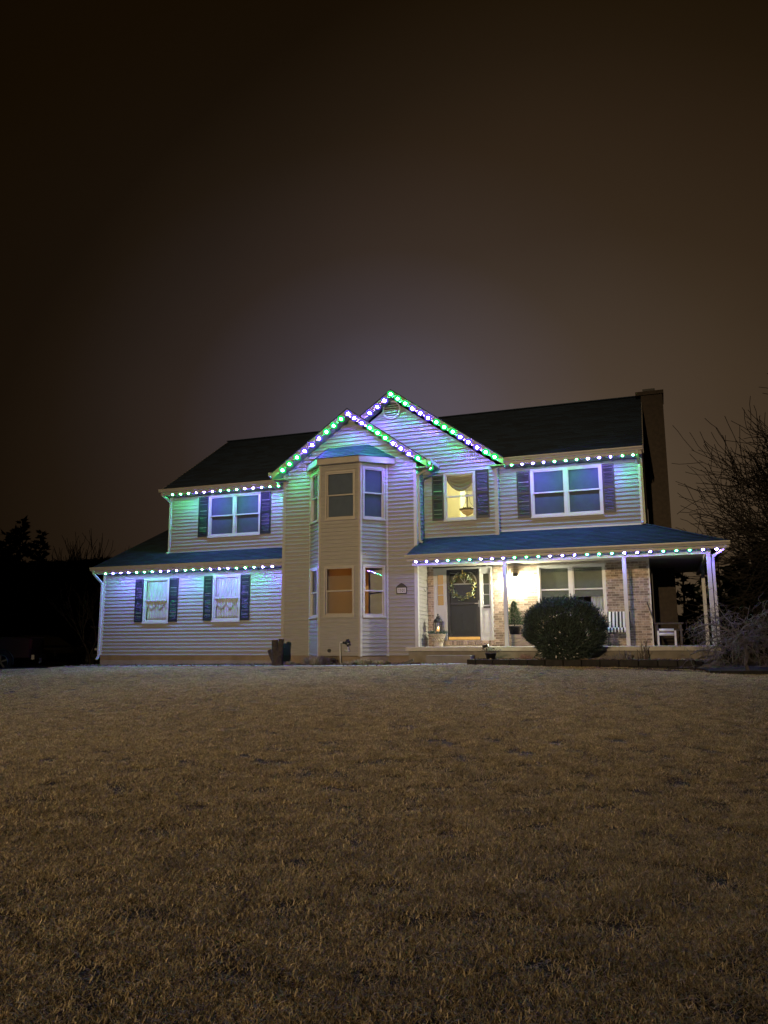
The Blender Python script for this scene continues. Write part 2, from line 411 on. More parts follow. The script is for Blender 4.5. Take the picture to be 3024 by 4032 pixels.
# side and back of the garage wing
b = MB(); b.box(GX0-.0, GX0+.1, YG+.1, 29.0, -.8, 2.4); b.box(GX0, -11, 29.0, 29.1, -.8, 2.4)
b.prism([(GX0+.0, YG+.12, 2.4), (GX0, 29.0, 2.4), (GX0, 25.3, 4.02)], (.1, 0, 0)); obj('side_wall', b, M_['siding'], house)

# --- upper left wing ---
UX0 = -15.93
wu = Wall((UX0, YU), (1, 0), -10.7-UX0)
uw = rect(wu, YU, (1, 985, 630), (1, 1409, 594), (1, 975, 967), (1, 1395, 940))
up = obj('upper_wall', sheet(wu, 2.7, 5.16, [(uw[0]+.03, uw[1]-.03, uw[2]+.03, uw[3]-.03)]), M_['trim2'], house)
siding(wu, up, 3.08, 5.03, [uw], trim=(.08, 0))
b = MB(); wu.box(b, -.02, .08, -.09, .026, 3.02, 5.05); obj('corner_trim', b, M_['trim'], house)
b = MB(); wu.box(b, .08, wu.L, -.005, .03, 3.01, 3.08); obj('flashing_board', b, M_['trim'], house)
window(wu, *uw, double=True, blind='blind')
ul = rect(wu, YU, (1, 905, 640), (1, 978, 634), (1, 893, 965), (1, 970, 963)); ur = rect(wu, YU, (1, 1412, 597), (1, 1494, 594), (1, 1400, 940), (1, 1484, 935))
shutter(wu, ul[0], uw[0]-.01, ul[2], ul[3]); shutter(wu, uw[1]+.01, ur[1], ur[2], ur[3])
b = MB(); b.box(UX0, UX0+.1, YU+.1, 29, 2.4, 5.2); b.prism([(UX0, YU+.12, 5.2), (UX0, 29.9, 5.2), (UX0, 26.1, 7.7)], (.1, 0, 0)); b.box(UX0, -.35, 29.0, 29.1, -.8, 5.2); obj('side_wall', b, M_['siding'], house)

# --- front gable with the two-storey bay ---
G1L, G1R = -10.88, -6.58
w1 = Wall((G1L, Y1), (1, 0), G1R-G1L)
APX1 = -8.62
SL = .715
ZE1 = 5.17
def clip1(z):
    if z <= ZE1: return (0, w1.L)
    d = (6.78-z)/SL; c = APX1-G1L; return (max(0, c-d), min(w1.L, c+d))
bayL, bayR, bayD = -9.97, -7.47, .65
BFL, BFR = -9.36, -8.08
bayhole = (bayL-G1L, bayR-G1L, ZB-.01, 5.55)
p1 = MB(); sheet(w1, ZB, 5.2, [(BFL-G1L, BFR-G1L, .1, 2.3)], p1); p1.prism([w1.P(0, -.012, 5.2), w1.P(w1.L, -.012, 5.2), (APX1, Y1+.012, 6.79)], (0, .09, 0))
g1 = obj('gable_wall', p1, M_['trim2'], house)
siding(w1, g1, ZB, 6.74, [bayhole], clip1, trim=(.075, .075))
b = MB(); w1.box(b, -.02, .075, -.1, .026, ZB, 5.2); obj('corner_trim', b, M_['trim2'], house)
b = MB(); w1.box(b, w1.L-.075, w1.L+.02, -.1, .026, ZB, 5.2); obj('corner_trim', b, M_['trim'], house)
b = MB(); w1.box(b, 0, w1.L, -.12, -.004, -1.0, ZB); obj('foundation', b, M_['found'], house)
# returns of the gable
wr = Wall((G1R, Y1+.1), (0, 1), YR-Y1-.1)
rp_ = obj('return_wall', sheet(wr, ZB, 5.2, []), M_['trim2'], house)
siding(wr, rp_, ZB, 5.17, [], single=False, trim=(.0, .0))
wl_ = Wall((G1L, 22.6), (0, -1), 22.6-Y1-.1); b = sheet(wl_, -.8, 5.2, []); obj('return_wall', b, M_['siding'], house)
# bay
YF = Y1-bayD
bf = Wall((BFL, YF), (1, 0), BFR-BFL)
brt = Wall((BFR, YF), (bayR-BFR, bayD), math.hypot(bayR-BFR, bayD)); blt = Wall((bayL, Y1), (BFL-bayL, -bayD), math.hypot(BFL-bayL, bayD))
BT = 5.20
fw_u = rect(bf, YF, (2, 548, 850), (2, 828, 828), (2, 550, 1297), (2, 830, 1287)); fw_l = rect(bf, YF, (3, 540, 190), (3, 823, 177), (3, 533, 658), (3, 820, 655))
rz = lambda q: (Z_(*q[0], YF+.3), Z_(*q[1], YF+.3))
ru = (.08, brt.L-.10)+rz(((2, 1000, 1290), (2, 1000, 805))); rl = (.08, brt.L-.10)+rz(((3, 1000, 660), (3, 1000, 177)))
lu = (.10, blt.L-.08)+rz(((2, 450, 1322), (2, 450, 865))); ll = (.10, blt.L-.08)+rz(((3, 437, 670), (3, 437, 205)))
bayobj = []
for wl, hs, sg in ((bf, (fw_u, fw_l), True), (brt, (ru, rl), True), (blt, (lu, ll), False)):
    po = obj('bay_wall', sheet(wl, ZB, BT, [(a+.03, b2-.03, c+.03, d-.03) for a, b2, c, d in hs], o0=-.06), M_['trim2'], house)
    siding(wl, po, ZB, BT, hs, single=sg, trim=(.05, .05)); bayobj.append(po)
    b = MB(); wl.box(b, -.004, .05, -.05, .028, ZB-.02, BT); wl.box(b, wl.L-.05, wl.L+.004, -.05, .028, ZB-.02, BT)
    obj('corner_trim', b, M_['trim2'] if wl is bf else M_['trim'], house)
    b = MB(); wl.box(b, 0, wl.L, -.09, -.006, -.8, ZB-.02); obj('foundation', b, M_['found'], house)
b = MB(); b.prism([(bayL, Y1, 2.55), (BFL, YF+.02, 2.55), (BFR, YF+.02, 2.55), (bayR, Y1, 2.55)], (0, 0, .12)); obj('bay_floor', b, M_['trim2'], house)
window(bf, *fw_u, blind='blind', sash_mat='trim2', cw=.05); window(brt, *ru, blind='blind', cw=.045); window(blt, *lu, blind='blind', cw=.045); window(blt, *ll, blind='blind', cw=.045)
wlow = window(bf, *fw_l, blind=None, sash_mat='trim2', cw=.05, label='bay window with slatted blinds lit warm from inside')
wlow2 = window(brt, *rl, blind=None, cw=.045)
# slatted blinds and dim lit room of the lower bay
sl = MB(); zz = fw_l[2]+.08
while zz < fw_l[2]+(fw_l[3]-fw_l[2])*.80:
    sl.hexa([bf.P(fw_l[0]+.05, -.085, zz), bf.P(fw_l[1]-.05, -.085, zz), bf.P(fw_l[1]-.05, -.105, zz+.012), bf.P(fw_l[0]+.05, -.105, zz+.012)],
            [bf.P(fw_l[0]+.05, -.084, zz+.003), bf.P(fw_l[1]-.05, -.084, zz+.003), bf.P(fw_l[1]-.05, -.104, zz+.015), bf.P(fw_l[0]+.05, -.104, zz+.015)]); zz += .026
obj('blind_slats', sl, mat('almond_slats', (.45, .36, .25), .6), wlow, kind='stuff')
room = MB(); Yb = Y1+2.2
room.box(BFL-.1, BFR+.1, Yb, Yb+.04, .0, 2.5); room.box(BFL-.14, BFL-.1, Y1+.1, Yb, .0, 2.5); room.box(BFR+.1, BFR+.14, Y1+.1, Yb, .0, 2.5); room.box(BFL-.14, BFR+.14, YF+.1, Yb, 2.5, 2.54); room.box(BFL-.14, BFR+.14, Y1+.1, Yb, -.04, 0)
obj('dining_room', room, mat('tan_plaster', (.55, .38, .22), .8), house)
# bay roof (hipped, with shingles)
ov = .16; ez = 5.21
EB = [(bayL-.14, Y1, ez+.02), (BFL-.02, YF-ov, ez), (BFR+.02, YF-ov, ez), (bayR+.27, Y1, ez+.02)]
TP = [(-9.38, Y1, 5.89), (-8.05, Y1, 5.89)]
b = MB(); b.prism([(x, y, z-.02) for x, y, z in EB], (0, 0, .03)); obj('bay_soffit', b, M_['trim2'], house)
b = MB()
for i in range(3): b.beam(np.array(EB[i])+(0, 0, .07), np.array(EB[i+1])+(0, 0, .07), .03, .17)
obj('bay_fascia', b, M_['trim2'], house)
b = MB(); E2 = [(x, y-.02, z+.16) for x, y, z in EB]
b.add(E2+TP, [(0, 1, 4), (1, 2, 5, 4), (2, 3, 5)]); bayroof = obj('bay_roof', b, M_['roofdeck'], house)

def slope_shingles(name, parent, A, B, C, D, expo=.145, tab=.33, clip=None):
    """A-B eave, D-C top (A under D): courses of shingle tabs joined as one mesh"""
    A, B, C, D = [np.array(p, float) for p in (A, B, C, D)]
    nrm_ = np.cross(B-A, D-A); nrm_ /= np.linalg.norm(nrm_); nrm_ *= np.sign(nrm_[2])
    h = np.linalg.norm((D+C)/2-(A+B)/2); n = max(2, int(round(h/expo))); mb = MB(); rng = random.Random(3)
    for i in range(n):
        t0, t1 = i/n, min(1, (i+1.25)/n)
        l0, r0 = A+(D-A)*t0, B+(C-B)*t0; l1, r1 = A+(D-A)*t1, B+(C-B)*t1
        Lw = np.linalg.norm(r0-l0)
        if Lw < .05: continue
        k = max(1, int(Lw/tab)); cuts = [0]; off = rng.random()*.9/k
        c = off if off > .02/k else off+.5/k
        while c < 1-.05/k:
            cuts.append(c); c += (.7+.6*rng.random())/k
        cuts.append(1)
        for a, c2 in zip(cuts[:-1], cuts[1:]):
            th = .006+.006*rng.random(); e = .002/Lw
            p = [l0+(r0-l0)*(a+e)+nrm_*(.012+th), l0+(r0-l0)*(c2-e)+nrm_*(.012+th), l1+(r1-l1)*(c2-e)+nrm_*.006, l1+(r1-l1)*(a+e)+nrm_*.006]
            q = [x-nrm_*.008 for x in p]
            mb.add(p+q, [(0, 1, 2, 3), (4, 5, 1, 0), (5, 6, 2, 1), (7, 4, 0, 3), (6, 7, 3, 2)])
    return obj(name, mb, M_['shingle'], parent, kind='stuff')
slope_shingles('shingles', bayroof, E2[1], E2[2], TP[1], TP[0]); slope_shingles('shingles', bayroof, E2[2], E2[3], TP[1], TP[1]); slope_shingles('shingles', bayroof, E2[0], E2[1], TP[0], TP[0])

# --- tall gable behind it, with the stair window ---
G2L, G2R, APX2 = -10.6, -4.325, -7.46
w2 = Wall((G1R, Y2), (1, 0), G2R-G1R)
sw = rect(w2, Y2, (4, 347, 868), (4, 646, 838), (4, 357, 1308), (4, 650, 1290))
z2b = 2.8
p2 = MB(); sheet(w2, z2b, 5.1, [(sw[0]+.03, sw[1]-.03, sw[2]+.03, sw[3]-.03)], p2)
p2.prism([(G2L, Y2+.012, 5.1), (G2R, Y2+.012, 5.1), (APX2, Y2+.012, 7.35)], (0, .09, 0)); g2 = obj('gable_wall', p2, M_['trim2'], house)
siding(w2, g2, 3.04, 5.09, [sw], trim=(.02, .09))
w2t = Wall((G2L, Y2), (1, 0), G2R-G2L)
def clip2(z):
    d = (7.36-z)/SL; c = APX2-G2L; return (max(0, c-d), min(w2t.L, c+d))
siding(w2t, g2, 3.04+18*LAP, 7.3, [], clip2, trim=(.0, .0))
b = MB(); w2.box(b, w2.L-.09, w2.L+.02, -.1, .026, 3.0, 5.1); obj('corner_trim', b, M_['trim2'], house)
wr2 = Wall((G2R, Y2+.1), (0, 1), YR-Y2-.1); po = obj('return_wall', sheet(wr2, 2.8, 5.1, []), M_['trim'], house); siding(wr2, po, 3.06, 5.09, single=False)
stairwin = window(w2, *sw, blind=None, sash_mat='trim', label='lit stairwell window with a swagged valance inside')
shutter(w2, sw[0]-.36, sw[0]-.01, sw[2]+.02, sw[3]-.05); shutter(w2, sw[1]+.01, sw[1]+.40, sw[2]+.03, sw[3]+.02)
# round gable vent
vc = at(2, 1165, 270, Y2-.03); vr = .30
b = MB(); ring = []
for k in range(24):
    a0, a1 = 2*math.pi*k/24, 2*math.pi*(k+1)/24
    f = lambda r, a, y: (vc[0]+r*math.cos(a), y, vc[2]+r*math.sin(a))
    b.hexa([f(vr, a0, Y2-.055), f(vr, a1, Y2-.055), f(vr-.05, a1, Y2-.055), f(vr-.05, a0, Y2-.055)], [f(vr, a0, Y2), f(vr, a1, Y2), f(vr-.05, a1, Y2), f(vr-.05, a0, Y2)])
gv_ = obj('gable_vent', b, M_['trim'], house)
b = MB()
for k in range(24):
    a0, a1 = 2*math.pi*k/24, 2*math.pi*(k+1)/24
    b.add([(vc[0], Y2-.019, vc[2]), f(vr-.05, a0, Y2-.019), f(vr-.05, a1, Y2-.019)], [(0, 1, 2)])
obj('vent_screen', b, M_['screen'], gv_)
for k in range(7):
    z = vc[2]-vr+.085+k*.072; d = math.sqrt(max(0, (vr-.05)**2-(z-vc[2])**2))
    if d > .03:
        b = MB(); b.hexa([(vc[0]-d, Y2-.05, z-.02), (vc[0]+d, Y2-.05, z-.02), (vc[0]+d, Y2-.024, z+.012), (vc[0]-d, Y2-.024, z+.012)], [(vc[0]-d, Y2-.05, z-.008), (vc[0]+d, Y2-.05, z-.008), (vc[0]+d, Y2-.024, z+.024), (vc[0]-d, Y2-.024, z+.024)]); obj('vent_slat', b, M_['trim2'], gv_)

# --- upper right wing ---
RX1 = -.33
w3 = Wall((G2R, YR), (1, 0), RX1-G2R)
q1 = at(4, 1155, 832, YR); q2 = at(6, 337, 655, YR); q3 = at(4, 1172, 1274, YR); q4 = at(6, 345, 1052, YR)
rw = ((q1[0]+q3[0])/2-G2R, (q2[0]+q4[0])/2-G2R+.02, (q3[2]+q4[2])/2, (q1[2]+q2[2])/2)
p3 = obj('upper_wall', sheet(w3, 2.6, 5.1, [(rw[0]+.03, rw[1]-.03, rw[2]+.03, rw[3]-.03)]), M_['trim2'], house)
siding(w3, p3, 3.19, 5.02, [rw], trim=(.0, .09))
b = MB(); w3.box(b, w3.L-.09, w3.L+.02, -.1, .026, 3.1, 5.05); obj('corner_trim', b, M_['trim2'], house)
b = MB(); w3.box(b, 0, w3.L-.09, -.005, .03, 3.11, 3.19); obj('flashing_board', b, M_['trim'], house)
window(w3, *rw, double=True, blind='blind')
s1 = X_(4, 1033, 1000, YR)-G2R; s2 = X_(6, 449, 900, YR)-G2R
shutter(w3, s1, rw[0]-.01, rw[2]-.0, rw[3]-.04); shutter(w3, rw[1]+.01, s2, rw[2]+.02, rw[3]-.02)
b = MB(); b.box(RX1-.1, RX1, YR+.1, 29, -.7, 5.1); b.prism([(RX1-.1, YR+.1, 5.1), (RX1-.1, 29.4, 5.1), (RX1-.1, 25.8, 7.7)], (.1, 0, 0)); obj('side_wall', b, M_['siding'], house)
lay_planks()
# ------------------------------------------------------------------ roofs
def slab(poly, th=.035):
    b = MB(); P = [np.array(p, float) for p in poly]; n = len(P)
    return b.hexa([p-np.array([0, 0, th]) for p in P], P)
LE, LZ, RE, RZ, MS = 21.85, 5.21, 21.55, 5.215, .65
LR, RR = 26.1, 25.65
lz, rz_ = LZ+MS*(LR-LE), RZ+MS*(RR-RE)
XL, XR = -16.02, -.26
lroof = obj('main_roof', slab([(XL, LE, LZ), (-11.0, LE, LZ), (-8.6, 24.4, LZ+MS*(24.4-LE)), (-7.46, LR, lz), (XL, LR, lz)]), M_['roofdeck'], house)
slope_shingles('shingles', lroof, (XL, LE, LZ), (-11.0, LE, LZ), (-7.5, LR, lz), (XL, LR, lz), expo=.2, tab=.4)
rroof = obj('main_roof', slab([(-4.1, RE, RZ), (XR, RE, RZ), (XR, RR, rz_), (-9, RR, rz_), (-7.46, 25.07, RZ+MS*(25.07-RE))]), M_['roofdeck'], house)
slope_shingles('shingles', rroof, (-4.1, RE, RZ), (XR, RE, RZ), (XR, RR, rz_), (-7.6, RR, rz_), expo=.2, tab=.4)
b = slab([(XL, LR, lz), (-7.46, LR, lz), (-7.46, 30.2, LZ), (XL, 30.2, LZ)]); b2 = slab([(-9, RR, rz_), (XR, RR, rz_), (XR, 30.2, RZ-.3), (-9, 30.2, RZ-.3)]); b.add(b2.v, b2.f)
b.beam((XL, LR, lz+.01), (-7.5, LR, lz+.01), .25, .03); b.beam((-7.7, RR, rz_+.01), (XR, RR, rz_+.01), .25, .03)
obj('rear_roof', b, M_['shingle'], house)
b = MB()
for x, e0, z0, r0, z1 in ((XL, LE, LZ, LR, lz), (XR, RE, RZ, RR, rz_)):
    b.beam((x, e0, z0-.09), (x, r0, z1-.09), .03, .18, (0, 0, 1)); b.beam((x, r0, z1-.09), (x, 30.2, z0-.2), .03, .18)
obj('rake_board', b, M_['trim2'], house)
# garage roof
GE, GZ_, GS = 21.1, 2.55, .4455
GRY = 25.3; gz1 = GZ_+GS*(GRY-GE)
groof = obj('garage_roof', slab([(-18.12, GE, GZ_), (-10.95, GE, GZ_), (-10.95, 22.3, GZ_+GS*1.2), (-15.9, 22.3, GZ_+GS*1.2), (-15.9, GRY, gz1), (-18.12, GRY, gz1)]), M_['roofdeck'], house)
slope_shingles('shingles', groof, (-15.95, GE, GZ_), (-10.95, GE, GZ_), (-10.95, 22.28, GZ_+GS*1.18), (-15.95, 22.28, GZ_+GS*1.18))
slope_shingles('shingles', groof, (-18.12, GE, GZ_), (-15.95, GE, GZ_), (-15.95, GRY, gz1), (-18.12, GRY, gz1))
obj('rear_roof', slab([(-18.12, GRY, gz1), (-15.9, GRY, gz1), (-15.9, 29.4, GZ_), (-18.12, 29.4, GZ_)]), M_['shingle'], house)
b = MB(); b.beam((-18.1, GE, GZ_-.1), (-18.1, GRY, gz1-.1), .03, .17); obj('rake_board', b, M_['trim2'], house)
# porch roof (hipped round the corner)
PE, PZ, PX = 20.15, 2.365, 1.55
PT = PZ+.415*(YR-PE)
proof = obj('porch_roof', slab([(-6.62, PE, PZ), (PX, PE, PZ), (RX1, YR, PT), (-6.62, YR, PT)]), M_['roofdeck'], house)
slope_shingles('shingles', proof, (-6.62, PE, PZ), (PX, PE, PZ), (RX1, YR-.02, PT), (-6.62, YR-.02, PT))
sroof = obj('porch_roof', slab([(PX, PE, PZ), (PX, 27.5, PZ), (RX1, 27.5, PT), (RX1, YR, PT)]), M_['roofdeck'], house)
slope_shingles('shingles', sroof, (PX, 27.5, PZ), (PX, PE, PZ), (RX1, YR, PT), (RX1, 27.5, PT))
b = MB(); b.beam((PX, PE, PZ+.02), (RX1, YR, PT+.02), .2, .02); obj('hip_cap', b, M_['shingle'], proof)

# gable roofs, rake boards and soffits
def gable(ax, az, xl, xr, yf, yb, yw, zl, zr):
    b = MB()
    for x, z in ((xl, zl), (xr, zr)):
        s = slab([(ax, yf, az), (x, yf, z), (x, yb, z), (ax, yb, az)] if x < ax else [(x, yf, z), (ax, yf, az), (ax, yb, az), (x, yb, z)], .03); b.add(s.v, s.f)
    gr = obj('gable_roof', b, M_['shingle'], house)
    for x, z in ((xl, zl), (xr, zr)):
        b = MB(); f0, f1 = yf+.01, yf+.032
        pa = [(ax, f0, az-.034), (x, f0, z-.034), (x, f0, z-.225), (ax, f0, az-.225)]
        b.prism(pa, (0, f1-f0, 0)); rb = obj('rake_board', b, M_['trim2'], house)
        b = MB(); b.prism([(ax, f1, az-.195), (x, f1, z-.195), (x, f1, z-.215), (ax, f1, az-.215)], (0, yw-f1-.002, 0)); obj('soffit', b, M_['trim2'], house)
        d = .42 if x < ax else -.42
        b = MB(); zt = z-.03+SL*.0; b.prism([(x, yf+.012, z-.225), (x+d, yf+.012, z-.225), (x+d, yf+.012, z-.225+SL*abs(d))], (0, .019, 0)) if False else b.box(min(x, x+d), max(x, x+d), f1+.002, yw-.03, z-.24, z-.218)
        obj('cornice_return', b, M_['trim2'], house)
gable(-8.61, 6.985, -11.12, -6.14, 20.66, 24.4, Y1, 5.20, 5.20)
gable(-7.46, 7.66, -10.8, -4.06, 21.38, 25.2, Y2, 5.27, 5.24)

# gutters and fascias (K-profile), soffits
def gutter(x0, x1, y, ztop, yw, zs=None, h=.115, d=.12, fz=.2):
    b = MB(); prof = [(y, ztop), (y, ztop-.03), (y+.03, ztop-h*.75), (y+.035, ztop-h), (y+d, ztop-h), (y+d, ztop), (y+d-.012, ztop), (y+d-.012, ztop-h+.012), (y+.045, ztop-h+.012), (y+.014, ztop-.03), (y+.014, ztop)]
    outer = [(x0, a, z) for a, z in prof]
    n = len(prof); b.hexa(outer, [(x1, a, z) for a, z in prof])
    gt = obj('gutter', b, M_['gutter'], house)
    for xx in np.arange(x0+.4, x1-.1, 1.2):
        c = MB(); c.box(xx-.012, xx+.012, y-.004, y+d, ztop-.002, ztop+.006); obj('gutter_strap', c, M_['gutter'], gt)
    b = MB(); b.box(x0+.03, x1-.03, y+d+.002, y+d+.024, ztop-fz, ztop-.01); obj('fascia', b, M_['trim2'], house)
    b = MB(); b.box(x0+.03, x1-.03, y+d+.026, yw-.002, ztop-fz-.0, ztop-fz+.02)
    k = x0+.2
    while k < x1-.1:
        b.box(k, k+.006, y+d+.026, yw-.01, ztop-fz-.006, ztop-fz-.001); k += .2
    obj('soffit', b, M_['trim'], house)
gutter(-18.14, -10.89, 21.0, 2.555, YG)
gutter(-16.06, -11.08, 21.74, 5.225, YU, h=.1)
gutter(-4.12, -.27, 21.44, 5.225, YR, h=.1)
gutter(-6.64, 1.60, 20.04, 2.375, 20.40, h=.095, fz=.165)
# gutter of the small gable's right eave, running back, and the left one
for x0, x1, y1 in ((-6.13, -6.02, 21.6), (-11.24, -11.13, 21.6)):
    b = MB(); b.box(x0, x1, 20.67, y1, 5.09, 5.20); obj('gutter', b, M_['gutter'], house)
# downspouts
def spout(pts, r=.045, m='white', col=None):
    b = MB(); 
    for i in range(len(pts)-1): b.beam(pts[i], pts[i+1], .062, .05, (0, -1, .01))
    for p in pts[1:-1]: b.ball(p, .036, 8, 5)
    o = obj('downspout', b, M_[m], house)
    z = pts[-1][2]+.35
    return o
spout([(-18.05, 21.08, 2.44), (-18.06, 21.12, 2.36), (-18.03, YG-.05, 2.05), (-18.03, YG-.05, -.42), (-18.02, YG-.16, -.5)])
spout([(-15.93, 21.82, 5.12), (-15.93, 21.85, 5.02), (-15.88, YU-.055, 4.84), (-15.88, YU-.055, 3.1), (-15.9, YU-.16, 3.04)])
spout([(-6.07, 20.9, 5.09), (-6.07, 20.9, 5.02), (-6.53, 21.12, 4.84), (-6.53, 21.2, 2.9), (-6.45, 21.2, 2.86)], m='gutter')
spout([(-.42, 21.5, 5.13), (-.42, 21.53, 5.04), (-.40, YR-.055, 4.85), (-.40, YR-.055, 3.22), (-.40, YR-.16, 3.16)])
dp = [(1.50, 20.12, 2.28), (1.47, 20.14, 2.20), (1.22, 20.38, 2.05), (1.21, 20.44, 1.9), (1.21, 20.44, -.05)]
spout(dp)

# chimney
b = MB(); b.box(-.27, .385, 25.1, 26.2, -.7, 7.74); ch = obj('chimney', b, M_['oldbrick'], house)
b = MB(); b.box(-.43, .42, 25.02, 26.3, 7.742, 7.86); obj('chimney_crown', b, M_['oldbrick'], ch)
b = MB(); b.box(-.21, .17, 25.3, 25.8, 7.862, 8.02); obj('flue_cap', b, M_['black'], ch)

# ------------------------------------------------------------------ porch
PF = -.125
b = MB(); b.box(-6.58, 1.2, 19.9, YR-.09, PF-.105, PF); b.box(RX1+.002, 1.2, YR-.088, 27, PF-.105, PF); obj('porch_floor', b, M_['concrete'], house, bevel=.006)
b = MB(); b.box(-6.52, 1.16, 19.99, 20.12, -1.0, PF-.107); b.box(1.04, 1.16, 20.122, 27, -1, PF-.107); b.box(-6.52, -6.42, 20.122, 21.0, -1, PF-.107); obj('porch_base', b, M_['concrete2'], house)
b = MB(); b.box(-6.5, 1.08, 20.525, YR-.02, 2.205, 2.225); b.box(RX1+.01, 1.08, YR-.018, 27, 2.205, 2.225)
obj('porch_ceiling', b, M_['trim2'], house)
b = MB(); b.box(-6.52, 1.17, 20.40, 20.52, 2.105, 2.21); b.box(1.06, 1.17, 20.522, 27, 2.105, 2.21); obj('porch_beam', b, M_['white'], house)
for px_, py_ in ((-3.942, 20.46), (-.879, 20.46), (1.112, 20.46), (1.112, 23.8)):
    b = MB(); h = .048; b.box(px_-h, px_+h, py_-h, py_+h, PF, 2.103)
    po = obj('porch_post', b, M_['white'], house, bevel=.006)
    b = MB(); b.box(px_-h-.008, px_+h+.008, py_-h-.008, py_+h+.008, PF+.001, PF+.02); obj('post_base', b, M_['white'], po)
b = MB(); c = at(5, 903, 388, 20.40); b.tube([(c[0], 20.41, c[2]+.03), (c[0], 20.37, c[2]+.02), (c[0]+.01, 20.36, c[2]-.03), (c[0]+.03, 20.36, c[2]-.045), (c[0]+.045, 20.36, c[2]-.02)], .007, 6); obj('hook', b, M_['black'], house)
b = MB(); 
c = at(5, 165, 475, YR-.5)
b.tube([(G1R+.02, YR-.42, 1.55), (G1R+.04, YR-.42, 1.50), (G1R+.07, YR-.42, 1.46), (G1R+.09, YR-.42, 1.5)], .006, 5); obj('hook', b, M_['black'], house)

# brick front wall
wb = Wall((-6.56, YR), (1, 0), RX1+6.56)
dq = lambda x, y: at(5, x, y, YR)
DU0, DU1 = dq(259, 700)[0]+6.56, dq(812, 700)[0]+6.56
DZ0, DZ1 = dq(540, 998)[2], dq(540, 318)[2]
q1 = at(5, 1205, 296, YR); q2 = at(7, 370, 240, YR); q4 = at(7, 386, 648, YR)
pw = (q1[0]+.04+6.56, (q2[0]+q4[0])/2+6.56, q4[2]+.03, (q1[2]+q2[2])/2)
holes = [(DU0, DU1, DZ0, DZ1), pw]
bw = obj('brick_wall', sheet(wb, -.2, 2.2, holes, o0=-.10, o1=.0), M_['mortar'], house)
bm_ = MB().box(-.1, .1, -.011, .03, 0, .0565)
proto = None; cnt = 0; J = MB(); cells = []
row = 0; z = PF+.004
while z+.0565 < 2.2:
    u = -.105 if row % 2 else 0.0
    while u < wb.L-.03:
        a, b2 = max(u, .002), min(u+.2, wb.L-.004); segs = [(a, b2)]
        for h0, h1, hz0, hz1 in holes:
            if z+.0565 > hz0-.02 and z < hz1+.02:
                ns = []
                for s, e in segs:
                    if e <= h0 or s >= h1: ns.append((s, e))
                    else:
                        if s < h0: ns.append((s, h0))
                        if e > h1: ns.append((h1, e))
                segs = ns
        if DU0-.02 < (a+b2)/2 < DU1+.02 and z < DZ0: segs = []
        for s, e in segs:
            if e-s > .035: cells.append((s, e, z))
        u += .21
    z += .0668; row += 1
# the 300 bricks nearest the lamp and door stand as single bricks, the rest of the wall is one piece
cells.sort(key=lambda c: abs(c[0]-3.2)+(0 if c[0] > 1.5 else .6))
br_proto = None
for i, (s, e, z) in enumerate(cells):
    jy = random.uniform(-.004, .004); X0 = -6.56+(s+e)/2
    if i < 285:
        if br_proto is None:
            br_proto = obj('brick', bm_, M_['brick'], bw, bevel=0); o = br_proto
        else: o = inst(br_proto, bw)
        o.location = (X0, YR+jy, z); o.scale = ((e-s)/.2, 1, 1)
    else:
        J.box(-6.56+s, -6.56+e, YR-.011+jy, YR+.03, z, z+.0565)
obj('bricks', J, M_['brick'], bw, kind='stuff')
# rowlock course under the door
u = DU0-.01; J = []
while u < DU1-.02:
    o = inst(br_proto, bw); o.location = (-6.56+u+.03, YR-.012, DZ0-.008-.0565*2.2*.5*0-.125); o.scale = (.29, 1.6, 2.1); u += .0675
    o.name = 'brick'
b = MB(); wb.box(b, DU0-.02, DU1+.02, .004, .035, DZ1+.002, DZ1+.05); obj('door_head', b, M_['black'], house)

# ------------------------------------------------------------------ front door
b = MB(); uA, uB = DU0+.002, DU1-.002
L0, L1 = dq(380, 660)[0]+6.56, dq(688, 660)[0]+6.56
wb.box(b, uA, uA+.05, -.09, .02, DZ0, DZ1); wb.box(b, uB-.05, uB, -.09, .02, DZ0, DZ1); wb.box(b, uA+.05, uB-.05, -.09, .02, DZ1-.05, DZ1)
wb.box(b, L0-.045, L0, -.09, .022, DZ0, DZ1-.05); wb.box(b, L1, L1+.045, -.09, .022, DZ0, DZ1-.05)
fd = obj('front_door', b, M_['white'], house)
def sidelight(u0, u1, z_lo, z_hi, lit):
    b = MB(); t = .055
    zt = DZ1-.05
    wb.box(b, u0, u0+t, -.06, -.0, DZ0+.002, zt); wb.box(b, u1-t, u1, -.06, -.0, DZ0+.002, zt)
    wb.box(b, u0+t, u1-t, -.06, -.0, z_hi, zt); wb.box(b, u0+t, u1-t, -.06, -.0, DZ0+.002, z_lo)
    for k in (1, 2):
        zz = z_lo+(z_hi-z_lo)*k/3; wb.box(b, u0+t, u1-t, -.04, -.008, zz-.01, zz+.01)
    pz0, pz1 = DZ0+.2, z_lo-.12
    wb.box(b, u0+.08, u1-.08, .0005, .008, pz0, pz1)
    s = obj('sidelight', b, M_['white'], house)
    b = MB(); wb.box(b, u0+t, u1-t, -.03, -.026, z_lo, z_hi); obj('pane', b, M_['glass'], s)
    b = MB(); wb.box(b, u0+t, u1-t, -.075, -.07, z_lo, z_hi); obj('curtain_panel' if lit else 'blind', b, emit('lit_sheer', (1.0, .55, .22), .42) if lit else M_['blind2'], s)
sidelight(uA+.05, L0-.047, dq(330, 672)[2], dq(330, 388)[2], True)
sidelight(L1+.047, uB-.05, dq(750, 668)[2], dq(745, 375)[2], False)
b = MB(); c0, c1 = dq(722, 688), dq(784, 688); b.box(c0[0], c1[0], YR-.022, YR-.001, dq(750, 698)[2], dq(750, 678)[2]); obj('mail_slot', b, M_['black'], house)
